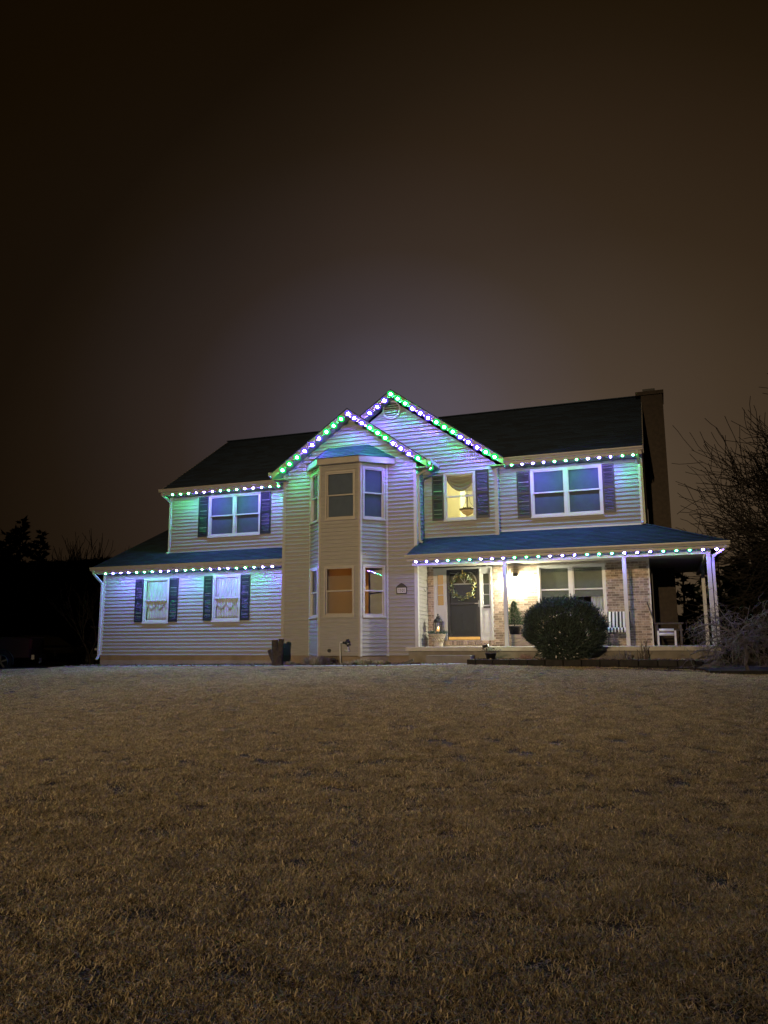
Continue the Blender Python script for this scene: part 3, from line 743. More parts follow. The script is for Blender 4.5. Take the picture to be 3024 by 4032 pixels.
# storm door: dark frame, glass, kick plate, handle; panelled door behind it
zt = DZ1-.052; fwd = .085; D0, D1 = L0+.004, L1-.004; zb = DZ0+.012
b = MB(); wb.box(b, D0, D0+fwd, -.045, -.005, zb, zt); wb.box(b, D1-fwd, D1, -.045, -.005, zb, zt); wb.box(b, D0+fwd, D1-fwd, -.045, -.005, zt-fwd, zt); wb.box(b, D0+fwd, D1-fwd, -.045, -.005, zb, zb+.12)
zmid = dq(530, 655)[2]; wb.box(b, D0+fwd, D1-fwd, -.04, -.008, zmid-.03, zmid+.03)
sd = obj('storm_door', b, M_['door'], house)
for a, c in ((zb+.12, zmid-.03), (zmid+.03, zt-fwd)):
    b = MB(); wb.box(b, D0+fwd, D1-fwd, -.028, -.024, a, c); obj('pane', b, M_['glass'], sd)
b = MB(); wb.box(b, D0+.03, D1-.02, -.003, .004, zb+.005, zb+.085); obj('kick_plate', b, M_['brass'], sd)
b = MB(); zh = zmid; b.tube([wb.P(D1-.03, -.004, zh+.08), wb.P(D1-.03, .02, zh+.08), wb.P(D1-.03, .02, zh-.1), wb.P(D1-.03, -.004, zh-.1)], .009, 6); wb.box(b, D1-.15, D1-.025, -.002, .02, zh-.012, zh+.008); obj('handle', b, M_['metal'], sd)
b = MB(); wb.box(b, D0, D1, -.098, -.085, zb, zt)
dw = D1-D0
for uu in (.2, .58):
    for a, c in ((.22, .78),):
        wb.box(b, D0+dw*uu, D0+dw*(uu+.25), -.084, -.072, zb+a, zb+c); wb.box(b, D0+dw*uu+.03, D0+dw*(uu+.25)-.03, -.0715, -.062, zb+a+.03, zb+c-.03)
wd = obj('inner_door', b, M_['door2'], house)
# half-round fan light of the inner door
fc = dq(537, 465); fr_ = .375; b = MB(); p = MB()
fu = fc[0]+6.56
for k in range(16):
    a0, a1 = math.pi*k/16, math.pi*(k+1)/16
    f = lambda r, a, o: wb.P(fu+r*math.cos(a), o, fc[2]+r*math.sin(a)*1.02)
    b.hexa([f(fr_, a0, -.06), f(fr_, a1, -.06), f(fr_-.035, a1, -.06), f(fr_-.035, a0, -.06)], [f(fr_, a0, -.084), f(fr_, a1, -.084), f(fr_-.035, a1, -.084), f(fr_-.035, a0, -.084)])
    p.add([wb.P(fu, -.083, fc[2]), f(fr_-.034, a0, -.083), f(fr_-.034, a1, -.083)], [(0, 1, 2)])
wb.box(b, fu-fr_, fu+fr_, -.084, -.06, fc[2]-.036, fc[2]-.001)
for a in (math.pi*.3, math.pi*.5, math.pi*.7):
    b.beam(wb.P(fu, -.075, fc[2]), wb.P(fu+fr_*.93*math.cos(a), -.075, fc[2]+fr_*.93*math.sin(a)), .014, .012, (0, -1, 0))
fl = obj('fan_light', b, M_['trim'], wd); obj('pane', p, mat('dim_glass', (.12, .11, .08), .25), fl)
# porch picture window
pwin = window(wb, *pw, double=True, blind='blind2', blind_to=.66, sash_mat='white', cw=.06)
b = MB(); c0 = at(7, 705, 205, YR)
wb.box(b, wb.L-.004, wb.L+.03, -.1, .02, PF, 2.2); obj('corner_trim', b, M_['trim'], house)
# ------------------------------------------------------------------ light strings under the eaves
LM = {'b': emit('purple_porch_glow', LED_P, LED_EAVE*.36), 'h': emit('green_porch_glow', LED_G, LED_EAVE*.11), 'p': emit('purple_bulb_glow', LED_P, LED_EAVE), 'g': emit('green_bulb_glow', LED_G, LED_EAVE*.36),
      'P': emit('purple_gable_bulb_glow', LED_P, LED_RAKE), 'G': emit('green_gable_bulb_glow', LED_G, LED_RAKE*.36)}
BULB = {}
BLOOM = {'pPb': emit('purple_bloom_ring', (.16, .10, 1.0), 1.1), 'gGh': emit('green_bloom_ring', (.02, 1.0, .16), .85)}   # glowing rings added round each lens to imitate its bloom
def light_string(label, pts, code, rad, group='strings of coloured lights along the eaves', track=True):
    t = thing('light_string', pts[0], label, 'string lights', group)
    b = MB(); b.tube([(p[0], p[1]+rad*.7, p[2]+rad*.9) for p in pts], .009, 5)
    obj('cable', b, M_['trim2'], t)
    tilt = -R(23) if rad < .04 else -R(42)      # lens faces down and a little outwards
    for p, c in zip(pts, code):
        key = (c, rad)
        if key not in BULB:
            mb = MB(); n = 10; rows = [(rad, 0), (rad*.86, -rad*.34), (rad*.5, -rad*.58), (rad*.05, -rad*.66)]
            mb.add([(r*math.cos(2*math.pi*j/n), r*math.sin(2*math.pi*j/n), z) for r, z in rows for j in range(n)], [(i*n+(j+1) % n, i*n+j, (i+1)*n+j, (i+1)*n+(j+1) % n) for i in range(3) for j in range(n)]+[tuple(range(4*n-1, 3*n-1, -1))])
            o = BULB[key] = obj('bulb', mb, LM[c], t, smooth=True); o.location = p; o.rotation_euler = (tilt, 0, 0)
        else: o = inst(BULB[key], t, loc=p)
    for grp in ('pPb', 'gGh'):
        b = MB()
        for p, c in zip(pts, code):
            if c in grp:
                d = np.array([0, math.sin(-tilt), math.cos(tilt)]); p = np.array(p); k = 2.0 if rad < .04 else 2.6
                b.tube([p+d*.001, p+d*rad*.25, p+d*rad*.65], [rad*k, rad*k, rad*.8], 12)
        if b.v: obj('bulb_bloom_rings', b, BLOOM[grp], t, kind='stuff')
    return t
x1 = [137, 198, 262, 325, 390, 453, 518, 585, 651, 718, 788, 855, 924, 994, 1064, 1134, 1205, 1277, 1349, 1421, 1496]
light_string('string of green and purple lights under the low garage eave', [(X_(1, x, 1258-(x-137)*.0456, 21.085), 21.085, 2.335) for x in x1], 'gpppgggpppgggpppgggpp', .027)
x2 = [685, 748, 813, 877, 942, 1008, 1073, 1139, 1207, 1273, 1342, 1410, 1479, 1548]
light_string('string of green and purple lights under the left upstairs eave', [(X_(1, x, 605-(x-685)*.0753, 21.83), 21.83, 5.022) for x in x2]+[(-11.16, 21.0, 5.05)], 'gggpppgggpppggp', .027)
x3 = [(4, x) for x in (980, 1079, 1180, 1280, 1381, 1486, 1590)]+[(6, x) for x in (231, 321, 412, 505, 590)]
light_string('string of green and purple lights under the right upstairs eave', [(X_(z, x, 740 if z == 4 else 605, 21.53), 21.53, 5.005) for z, x in x3], 'gpppgggpppgg', .027)
x4 = [(4, x) for x in (90, 187, 286, 386, 487, 591, 693, 799, 904, 1011, 1121, 1231, 1342)]+[(7, x) for x in (28, 124, 224, 320, 422, 521, 623, 727, 829, 934, 1039, 1147, 1254)]
light_string('string of green and purple lights along the front porch eave', [(X_(z, x, 1660 if z == 4 else 155, 20.125), 20.125, 2.185) for z, x in x4], 'pppgggpppgggpppgggpppgggpp'.replace('p', 'b').replace('g', 'h'), .027)
g1p = [(148, 818), (213, 760), (283, 698), (355, 640), (424, 582), (489, 522), (558, 460), (625, 402), (694, 340), (760, 290), (818, 333), (888, 378), (962, 420), (1035, 468), (1106, 515), (1180, 566), (1252, 614), (1328, 664), (1410, 706)]
pts = [at(2, x, y, 20.60) for x, y in g1p]
light_string('string of bright green and purple lights on the low front gable above the bay', [(p[0], p[1], p[2]-.05) for p in pts]+[(-6.17, 21.1, 5.03)], 'gggpppgggpppgggpppgg'.replace('p', 'P').replace('g', 'G'), .044)
g2p = [(2, x, y) for x, y in [(962, 285), (1030, 228), (1100, 168), (1157, 108), (1222, 150), (1293, 195), (1360, 242), (1435, 284), (1505, 330), (1583, 370)]]+[(4, x, y) for x, y in [(352, 415), (432, 458), (503, 508), (578, 555), (658, 605), (740, 648), (823, 692)]]
pts = [at(z, x, y, 21.32) for z, x, y in g2p]
light_string('string of bright green and purple lights on the tall rear gable around the vent', [(p[0], p[1], p[2]-.05) for p in pts], 'PPPGGGPPPGGGPPPGG', .044)

# ------------------------------------------------------------------ street lamp across the road, behind the viewer
sl_ = thing('street_lamp', (LAMP_POS[0], LAMP_POS[1]-1.6, gz(-3, -27.6)), 'street lamp across the road with an amber head on a bent arm', 'street lamp')
b = MB(); b.tube([(LAMP_POS[0], LAMP_POS[1]-1.6, gz(-3, -27)-.1), (LAMP_POS[0], LAMP_POS[1]-1.6, 6.4), (LAMP_POS[0], LAMP_POS[1]-1.3, 7.0), (LAMP_POS[0], LAMP_POS[1]-.3, 7.15)], [.1, .07, .05, .04], 10); obj('pole', b, M_['metal'], sl_, smooth=True)
b = MB(); b.hexa([(LAMP_POS[0]-.16, LAMP_POS[1]-.35, 7.02), (LAMP_POS[0]+.16, LAMP_POS[1]-.35, 7.02), (LAMP_POS[0]+.12, LAMP_POS[1]+.3, 7.02), (LAMP_POS[0]-.12, LAMP_POS[1]+.3, 7.02)], [(LAMP_POS[0]-.1, LAMP_POS[1]-.35, 7.2), (LAMP_POS[0]+.1, LAMP_POS[1]-.35, 7.2), (LAMP_POS[0]+.06, LAMP_POS[1]+.2, 7.14), (LAMP_POS[0]-.06, LAMP_POS[1]+.2, 7.14)]); obj('lamp_head', b, M_['metal'], sl_)
b = MB(); b.box(LAMP_POS[0]-.1, LAMP_POS[0]+.1, LAMP_POS[1]-.2, LAMP_POS[1]+.2, 7.0, 7.018); obj('lens', b, emit('amber_lens', LAMP_COL, 30), sl_)
b = MB(); b.box(LAMP_POS[0]-.6, LAMP_POS[0]+.6, LAMP_POS[1]-.3, LAMP_POS[1]+.74, LAMP_POS[2]-.185, LAMP_POS[2]-.175); b.box(LAMP_POS[0]-.02, LAMP_POS[0]+.02, LAMP_POS[1]-.34, LAMP_POS[1]-.3, LAMP_POS[2]-.175, 7.1); obj('lawn_dimmer', b, M_['black'], sl_)  # unseen plate added under the lamp to dim the near lawn
ld = bpy.data.lights.new('street_light', 'SPOT'); ld.energy = LAMP_POWER; ld.color = LAMP_COL; ld.shadow_soft_size = .12
ld.spot_size = R(35); ld.spot_blend = 1.0
lo = bpy.data.objects.new('street_light', ld); COL.objects.link(lo); lo.location = LAMP_POS
tgt = Vector((-7.3, 18, .4)); lo.rotation_euler = (tgt-Vector(LAMP_POS)).to_track_quat('-Z', 'Y').to_euler()
attach(lo, sl_)

# ------------------------------------------------------------------ wall lamp on the bricks
lc = at(5, 1016, 398, YR-.13)
wlamp = thing('wall_lamp', (lc[0], YR, lc[2]), 'glowing white wall lamp with a black cap on the brick beside the door', 'wall lamp')
b = MB(); b.box(lc[0]-.05, lc[0]+.05, YR-.035, YR-.012, lc[2]-.12, lc[2]+.1); b.tube([(lc[0], YR-.03, lc[2]+.05), (lc[0], YR-.1, lc[2]+.09), (lc[0], YR-.13, lc[2]+.06)], .012, 6); obj('bracket', b, M_['black'], wlamp)
b = MB(); b.lathe([(.02, .06), (.05, .045), (.082, .0), (.086, -.02), (.086, -.035)], (lc[0], YR-.13, lc[2]), 14); obj('cap', b, M_['black'], wlamp, smooth=True)
b = MB(); b.lathe([(.03, -.31), (.06, -.28), (.07, -.042)], (lc[0], YR-.13, lc[2]), 14); obj('lamp_shade', b, emit('lamp_glass', (1.0, .94, .64), 1150), wlamp, smooth=True)

# ------------------------------------------------------------------ stairwell behind the lit window
s0, s1, sz0, sz1 = sw; sx0, sx1 = G1R+s0, G1R+s1
b = MB(); X0, X1, YA, YB, Z0, Z1 = sx0-.5, min(sx1+1.3, G2R-.14), Y2+.12, Y2+4.2, sz0-1.0, sz1+.26
b.box(X0-.03, X0, YA, YB, Z0, Z1); b.box(X1, X1+.03, YA, YB, Z0, Z1); b.box(X0, X1, YB, YB+.03, Z0, Z1)
b.box(X0, X1, YA, YB, Z0-.03, Z0)
b.box(X0, sx0, YA-.02, YA-.001, Z0, Z1); b.box(sx1, X1, YA-.02, YA-.001, Z0, Z1); b.box(sx0, sx1, YA-.02, YA-.001, Z0, sz0); b.box(sx0, sx1, YA-.02, YA-.001, sz1, Z1)
b.box(X0, sx0+.02, Y2+1.9, Y2+2.6, Z0, Z1-.001)
room = obj('stairwell', b, mat('pale_yellow_plaster', (.70, .65, .42), .85, var=.03), house)
b = MB(); b.box(X0, X1, YA, YB, Z1+.001, Z1+.03); b.box(X0+.3, X1-.001, YB-.5, YB-.001, sz0+.62, sz0+.70); obj('ceiling', b, M_['white'], room)
pl = bpy.data.lights.new('stair_light', 'POINT'); pl.energy = 260; pl.color = (1.0, .93, .66); pl.shadow_soft_size = .15
po_ = bpy.data.objects.new('stair_light', pl); COL.objects.link(po_); po_.location = (sx1+.3, Y2+1.6, sz1+.1); attach(po_, house)
cx, cyy = X_(4, 572, 1200, Y2+1.1), Y2+1.1
zr, zb_ = Z_(4, 572, 1200, cyy), Z_(4, 572, 1258, cyy)
chn = thing('pendant_lamp', (cx, cyy, zr), 'bronze bowl pendant lamp hanging inside the lit stairwell window', 'pendant lamp')
b = MB(); b.lathe([(.012, zb_-zr-.02), (.02, zb_-zr), (.10, zb_-zr+.035), (.19, -.09), (.225, -.03)], (cx, cyy, zr), 20); obj('bowl', b, mat('amber_bowl', (.42, .30, .20), .5), chn, smooth=True)
b = MB(); b.lathe([(.22, -.03), (.262, .0), (.255, .03), (.22, .035)], (cx, cyy, zr), 20); obj('rim', b, mat('bronze', (.05, .04, .03), .5), chn, smooth=True)
b = MB(); b.tube([(cx, cyy, zr-.05), (cx, cyy, zr+.47)], .014, 6); b.tube([(cx, cyy, zr+.47), (cx, cyy, Z1)], .008, 5); b.lathe([(.02, .40), (.05, .43), (.075, .46), (.06, .475)], (cx, cyy, zr), 12)
for k in range(3):
    a = 2*math.pi*k/3+.5; b.tube([(cx+.05*math.cos(a), cyy+.05*math.sin(a), zr+.43), (cx+.09*math.cos(a), cyy+.09*math.sin(a), zr+.22), (cx+.24*math.cos(a), cyy+.24*math.sin(a), zr+.02)], .007, 5)
obj('stem', b, bpy.data.materials['bronze'], chn)
# plants on the ledge
for i, (dx, r) in enumerate(((.62, .11), (.90, .09), (1.2, .12))):
    b = MB(); c = (X0+.3+dx+.35, YB-.3, sz0+.72+r)
    for k in range(60):
        v = RNG.normal(size=3); v /= np.linalg.norm(v); p = np.array(c)+v*r*(.5+.5*RNG.random()); q = RNG.normal(size=3)*.03; s = RNG.normal(size=3)*.03
        b.add([p, p+q, p+s], [(0, 1, 2)])
    b.lathe([(.03, -r), (.045, -r+.06)], c, 8)
    tag(obj('potted_plant', b, M_['darkgreen']), ('left', 'middle', 'right')[i]+' one of three small dark plants on the ledge inside the lit stairwell', 'plant', 'plants on the stairwell ledge')
# swagged valance
b = MB(); nu, nv = 24, 14; v = []
for j in range(nv):
    for i in range(nu):
        u = i/(nu-1); t = j/(nv-1); sag = math.sin(math.pi*u)
        z = sz1-.06-t*(.06+.42*sag**.8)-.05*t*(1-sag); y = Y2+.16+.025*math.sin(t*26+u*2)*(.3+sag)
        v.append((sx0+.05+u*(sx1-sx0-.1), y, z))
b.add(v, [(j*nu+i, j*nu+i+1, (j+1)*nu+i+1, (j+1)*nu+i) for j in range(nv-1) for i in range(nu-1)])
vm = mat('taupe_sheer', (.30, .27, .22), .8)
vo = obj('window_valance', b, vm, smooth=True); tag(vo, 'taupe swagged valance across the top of the lit stairwell window', 'valance')
m_ = vo.modifiers.new('th', 'SOLIDIFY'); m_.thickness = .004
# curtains in the two garage windows and the porch window
def curtain(wl, u0, u1, zlo, zhi, off, label, scallop=0, folds=9, group=None, gather=1.0):
    nu, nv = 90, 12; v = []
    for j in range(nv):
        t = j/(nv-1)
        for i in range(nu):
            u = i/(nu-1); zl = zlo+scallop*(.5+.5*math.sin(u*math.pi*5.3+1.2))*(.4+.6*math.sin(u*9.7)**2)
            uu = u0+(u1-u0)*u
            p = wl.P(uu, off+.018*math.sin(u*math.pi*2*folds+.7*math.sin(u*11)+t*.5)*(.35+.65*t), zhi+(zl-zhi)*t); v.append(p)
    b = MB().add(v, [(j*nu+i, j*nu+i+1, (j+1)*nu+i+1, (j+1)*nu+i) for j in range(nv-1) for i in range(nu-1)])
    o = obj('curtain', b, M_['cloth'], smooth=True); md = o.modifiers.new('th', 'SOLIDIFY'); md.thickness = .003
    return tag(o, label, 'curtain', group)
GC = 'gathered curtains in the garage wing windows'
curtain(wg, gw1[0]+.09, gw1[1]-.09, gw1[2]+.08, gw1[3]-.16, -.105, 'full length gathered curtain in the leftmost garage window', 0, 8, GC)
curtain(wg, gw1[0]+.07, gw1[1]-.07, gw1[2]+.42, gw1[3]-.10, -.075, 'short scalloped sheer over the leftmost garage window', .18, 7, GC)
curtain(wg, gw2[0]+.09, gw2[1]-.09, gw2[2]+.08, gw2[3]-.16, -.105, 'full length gathered curtain in the garage window nearest the bay', 0, 9, GC)
curtain(wg, gw2[0]+.07, gw2[1]-.07, gw2[2]+.36, gw2[3]-.10, -.075, 'short scalloped sheer over the garage window nearest the bay', .22, 9, GC)
ccm = (pw[0]+pw[1])/2
curtain(wb, ccm+.5, pw[1]-.08, pw[2]+.06, pw[2]+.62, -.16, 'white curtain hem below the raised shade of the porch window', 0, 4)

# dim lamp in the dining room behind the lower bay window
pl2 = bpy.data.lights.new('dining_light', 'POINT'); pl2.energy = 7.0; pl2.color = (1.0, .55, .2); pl2.shadow_soft_size = .12
p2_ = bpy.data.objects.new('dining_light', pl2); COL.objects.link(p2_); p2_.location = (-8.5, Y1+1.2, 1.5); attach(p2_, house)

# ------------------------------------------------------------------ house number
c = at(3, 1260, 410, Y1-.03); t = thing('house_number_sign', (c[0], Y1-.02, c[2]), 'house number sign reading 1101 with a dark peaked top on the siding', 'sign')
b = MB(); hw, hh = .155, .085; y0, y1 = Y1-.045, Y1-.019
b.box(c[0]-hw, c[0]+hw, y0, y1, c[2]-hh-.03, c[2]-hh); b.box(c[0]-hw, c[0]-hw+.022, y0, y1, c[2]-hh, c[2]+hh-.02); b.box(c[0]+hw-.022, c[0]+hw, y0, y1, c[2]-hh, c[2]+hh-.02)
b.prism([(c[0]-hw-.015, y0, c[2]+hh-.02), (c[0]+hw+.015, y0, c[2]+hh-.02), (c[0]+hw-.02, y0, c[2]+hh+.03), (c[0]+.05, y0, c[2]+hh+.095), (c[0], y0, c[2]+hh+.115), (c[0]-.05, y0, c[2]+hh+.095), (c[0]-hw+.02, y0, c[2]+hh+.03)], (0, y1-y0, 0)); obj('frame', b, M_['black'], t)
b = MB(); b.box(c[0]-hw+.022, c[0]+hw-.022, y0+.01, y1, c[2]-hh, c[2]+hh-.02); obj('plate', b, M_['white'], t)
for ch_, dx in zip('1101', (-.078, -.026, .028, .08)):
    b = MB(); x, z, ya, yb = c[0]+dx, c[2]-.012, y0+.006, y0+.0095
    if ch_ == '1': b.box(x-.0065, x+.0065, ya, yb, z-.048, z+.048); b.prism([(x-.0065, ya, z+.048), (x-.0065, ya, z+.032), (x-.019, ya, z+.024), (x-.019, ya, z+.034)], (0, yb-ya, 0))
    else:
        f = lambda r1, r2, a, y: (x+r1*math.cos(a), y, z+r2*math.sin(a))
        for q in range(16):
            a0, a1 = q*math.pi/8, (q+1)*math.pi/8; b.hexa([f(.024, .048, a0, ya), f(.024, .048, a1, ya), f(.012, .034, a1, ya), f(.012, .034, a0, ya)], [f(.024, .048, a0, yb), f(.024, .048, a1, yb), f(.012, .034, a1, yb), f(.012, .034, a0, yb)])
    obj('digit', b, M_['black'], t)

# ------------------------------------------------------------------ wreath on the storm door
wc = at(5, 525, 500, YR-.03); wr_ = thing('wreath', (wc[0], YR-.03, wc[2]), 'green and yellow leaf wreath hung on the dark storm door by a gold ribbon', 'wreath')
b = MB(); Rr = .33; ring = [(wc[0]+Rr*math.cos(a), YR-.035, wc[2]+Rr*math.sin(a)) for a in np.linspace(0, 2*math.pi, 25)]; b.tube(ring, .022, 6); obj('ring', b, M_['twig'], wr_)
lg, ly = MB(), MB()
for k in range(330):
    a = RNG.random()*2*math.pi; r = Rr+RNG.normal()*.045; p = np.array([wc[0]+r*math.cos(a), YR-.045-abs(RNG.normal())*.025, wc[2]+r*math.sin(a)])
    d = RNG.normal(size=3); d[1] *= .5; d = d/np.linalg.norm(d)*(.05+.05*RNG.random()); s = np.cross(d, RNG.normal(size=3)); s = s/np.linalg.norm(s)*.02
    yellow = RNG.random() < (.45 if (-1.2 < math.atan2(math.sin(a), math.cos(a)) < .3) else .18)
    (ly if yellow else lg).add([p-d*.5, p+s, p+d*.5, p-s], [(0, 1, 2, 3)])
obj('leaves', lg, mat('sage_leaf', (.12, .155, .09), .7, island=.4), wr_, kind='stuff'); obj('leaves', ly, mat('yellow_leaf', (.30, .26, .08), .7, island=.3), wr_, kind='stuff')
b = MB(); zt_ = Z_(5, 522, 340, YR-.03); b.box(wc[0]-.018, wc[0]+.018, YR-.022, YR-.012, wc[2]+Rr-.06, zt_); obj('ribbon', b, M_['brass'], wr_)

# ------------------------------------------------------------------ urn with greens, lantern, little spruce
uc_ = at(5, 298, 1000, YR-.35); ux, uy = float(uc_[0]), YR-.35
urn = thing('planter_urn', (ux, uy, PF), 'carved grey planter urn of greens beside the front door', 'urn')
b = MB(); uh = .38; b.lathe([(.145, 0), (.15, .025), (.135, .05), (.155, .16), (.195, .28), (.205, .31), (.222, .32), (.226, .365), (.21, .375), (.195, .355), (.01, .345)], (ux, uy, PF), 24)
obj('pot', b, M_['terracotta'], urn, smooth=True)
b = MB()
for k in range(7):
    a = -math.pi/2+(k-3)*.42; rr = .172
    b.ball((ux+rr*math.cos(a), uy+rr*math.sin(a), PF+.185), .034, 8, 5, (1, 1, 1.15)); b.ball((ux+.186*math.cos(a+.2), uy+.186*math.sin(a+.2), PF+.24), .02, 6, 4)
obj('relief', b, M_['terracotta'], urn, smooth=True)
def leaf_cloud(n, fn, size, wid):
    b = MB()
    for k in range(n):
        p, dr = fn(); d = dr+RNG.normal(size=3)*.5; d = d/np.linalg.norm(d)*size*(.6+.8*RNG.random()); s = np.cross(d, RNG.normal(size=3)); s = s/(np.linalg.norm(s)+1e-9)*wid
        b.add([p-s, p+s, p+d], [(0, 1, 2)])
    return b
def urnp():
    a = RNG.random()*6.283; r = .09+.14*math.sqrt(RNG.random()); return np.array([ux+r*math.cos(a), uy+r*math.sin(a), PF+.355+.05*RNG.random()]), np.array([math.cos(a), math.sin(a), .9])
obj('foliage', leaf_cloud(700, urnp, .085, .012), mat('juniper', (.10, .15, .13), .7, island=.4), urn, kind='stuff')
lz0 = PF+.352; lt = thing('lantern', (ux, uy, lz0), 'black metal lantern with a glowing candle standing in the urn', 'lantern')
lw_, lh_ = .092, .33
b = MB()
for sx in (-1, 1):
    for sy in (-1, 1): b.box(ux+sx*lw_-.016, ux+sx*lw_+.016, uy+sy*lw_-.016, uy+sy*lw_+.016, lz0+.02, lz0+lh_)
b.box(ux-lw_-.02, ux+lw_+.02, uy-lw_-.02, uy+lw_+.02, lz0, lz0+.019); b.box(ux-lw_-.016, ux+lw_+.016, uy-lw_-.016, uy+lw_+.016, lz0+lh_+.001, lz0+lh_+.03)
obj('frame', b, M_['black'], lt)
b = MB(); b.lathe([(.14, 0), (.137, .015), (.11, .065), (.07, .095), (.056, .103), (.054, .13), (.068, .14), (.04, .155), (.014, .168), (.02, .188), (.026, .202), (.008, .232)], (ux, uy, lz0+lh_+.031), 8); obj('roof', b, M_['black'], lt)
b = MB(); b.lathe([(.05, 0), (.05, .12), (.045, .125)], (ux+.01, uy, lz0+.021), 12); obj('candle', b, emit('candle_wax_glow', (1.0, .50, .17), 1.6), lt, smooth=True)
b = MB(); b.lathe([(.004, .0), (.02, .02), (.014, .05), (.001, .08)], (ux+.01, uy, lz0+.15), 8); obj('flame', b, emit('flame', (1.0, .62, .25), 9), lt, smooth=True)
b = MB()
for k in range(9): b.ball((ux-.07+.02*k, uy-.06+.03*(k % 2), lz0+.045+.02*(k % 3)), .022, 6, 4)
obj('fairy_lights', b, emit('fairy_glow', (1.0, .55, .2), 2.2), lt)
sp = at(5, 1010, 900, YR-.4); sx_, sy_ = float(sp[0]), YR-.4
pt = thing('potted_spruce', (sx_, sy_, PF), 'small potted spruce in a black tub under the wall lamp', 'potted plant')
pb = PF+Z_(5, 1010, 940, sy_)-Z_(5, 1010, 1052, sy_)
ptop, tz0 = Z_(5, 1010, 865, sy_), Z_(5, 1010, 625, sy_)
# the tub stands on a low timber bench
b = MB(); b.lathe([(.13, 0), (.17, ptop-pb-.03), (.185, ptop-pb-.03), (.185, ptop-pb), (.16, ptop-pb), (.01, ptop-pb-.02)], (sx_, sy_, pb), 18); obj('tub', b, M_['black'], pt, smooth=True)
b = MB(); b.tube([(sx_, sy_, ptop-.02), (sx_, sy_, tz0-.1)], [.016, .006], 5); obj('trunk', b, M_['bark'], pt)
def sprp():
    t = RNG.random()**1.3; z = ptop+.04+(tz0-ptop-.08)*t; r = (.24*(1-t)**.8+.015)*math.sqrt(RNG.random())*(1+.2*math.sin(t*30)); a = RNG.random()*6.283
    return np.array([sx_+r*math.cos(a), sy_+r*math.sin(a), z]), np.array([math.cos(a), math.sin(a), .7])
obj('foliage', leaf_cloud(3200, sprp, .055, .006), M_['green'], pt, kind='stuff')
bn = thing('timber_bench', (sx_+.35, sy_, PF), 'low stack of timber planks carrying the potted spruce', 'bench')
k = 3
for i in range(k):
    z0_ = PF+.003+(pb-PF-.005)*i/k; z1_ = PF+(pb-PF-.005)*(i+.93)/k
    b = MB(); b.box(sx_-.28+.01*(i % 2), sx_+1.0-.02*(i % 2), sy_-.2+.008*(i % 2), sy_+.22, z0_, z1_); obj('plank', b, mat('tan_timber', (.34, .27, .18), .85, var=.25, scale=6, stretch=(1, 8, 8)) if i == 0 else bpy.data.materials['tan_timber'], bn)
# ------------------------------------------------------------------ step, edging walls, spotlights
b = MB(); b.box(-5.86, -4.70, 19.42, 19.985, -.75, -.335); o = obj('front_step', b, M_['concrete2'], bevel=.01); tag(o, 'single wide concrete step below the porch and front door', 'step')
def edging(x0, x1, y, zt, zb, label, ends=True):
    t = thing('edging_wall', ((x0+x1)/2, y, zb), label, 'low wall', 'low dark edging walls')
    rows = 2; h = (zt-zb)/rows; proto = None
    for r in range(rows):
        x = x0-(.2 if r % 2 else 0)
        while x < x1-.02:
            a, c = max(x, x0), min(x+.41, x1)
            if c-a > .06:
                bb = MB(); jy = random.uniform(-.012, .012); bb.box(a+.004, c-.004, y+jy, y+.2+jy, zb+r*h+.002, zb+(r+1)*h-.004); obj('block', bb, M_['stone'], t, bevel=.008)
            x += .42
    return t
EY = 18.72
ex0, ex1 = X_(5, 562, 1175, EY), X_(7, 1078, 1000, EY)
edging(ex0, ex1, EY, -.415, -.72, 'low dark block wall edging the bed in front of the porch')
b = MB(); b.add([(ex0+.02, EY+.1, -.44), (ex1, EY+.1, -.44), (1.15, 19.98, -.44), (-4.68, 19.98, -.44)], [(0, 1, 2, 3)]); obj('flower_bed', b, M_['soil'], kind='structure')
e2 = [X_(7, 1195, 1090, 18.2), 4.5]
edging(e2[0], e2[1], 18.2, -.63, -.95, 'low dark block edging under the bare weeping shrub at the right')
b = MB(); b.add([(ex1+.05, EY+.1, -.60), (e2[0], 18.3, -.64), (4.5, 18.3, -.66), (4.5, 21.5, -.66), (1.2, 21.5, -.60), (1.2, 19.98, -.58)], [(0, 1, 2, 3, 4, 5)]); obj('shrub_bed', b, M_['soil'], kind='structure')

# solar spotlight in the bed, aimed at the porch edge
c = at(5, 737, 1058, 19.3); t = thing('garden_spotlight', (c[0], 19.3, -.44), 'black garden spotlight on a stake shining on the porch edge', 'spotlight')
b = MB(); b.tube([(c[0]+.06, 19.3, -.46), (c[0]+.03, 19.3, c[2]-.03)], .014, 6); obj('stake', b, M_['black'], t)
b = MB(); b.beam((c[0]-.055, 19.27, c[2]+.0), (c[0]+.055, 19.33, c[2]+.03), .1, .07); b.beam((c[0]-.05, 19.22, c[2]+.06), (c[0]+.05, 19.24, c[2]+.09), .12, .012); obj('spot_head', b, M_['black'], t)
b = MB(); b.box(c[0]+.058, c[0]+.066, 19.30, 19.37, c[2]-.005, c[2]+.06); obj('lens', b, emit('spot_lens', (.95, 1.0, .72), 12), t)
sd_ = bpy.data.lights.new('garden_spot', 'SPOT'); sd_.energy = 5.5; sd_.color = (.92, 1.0, .62); sd_.spot_size = R(115); sd_.spot_blend = .8; sd_.shadow_soft_size = .03
so = bpy.data.objects.new('garden_spot', sd_); COL.objects.link(so); so.location = (c[0]+.085, 19.36, c[2]+.03)
so.rotation_euler = (Vector((.25, .6, -.10))).to_track_quat('-Z', 'Y').to_euler(); attach(so, t)
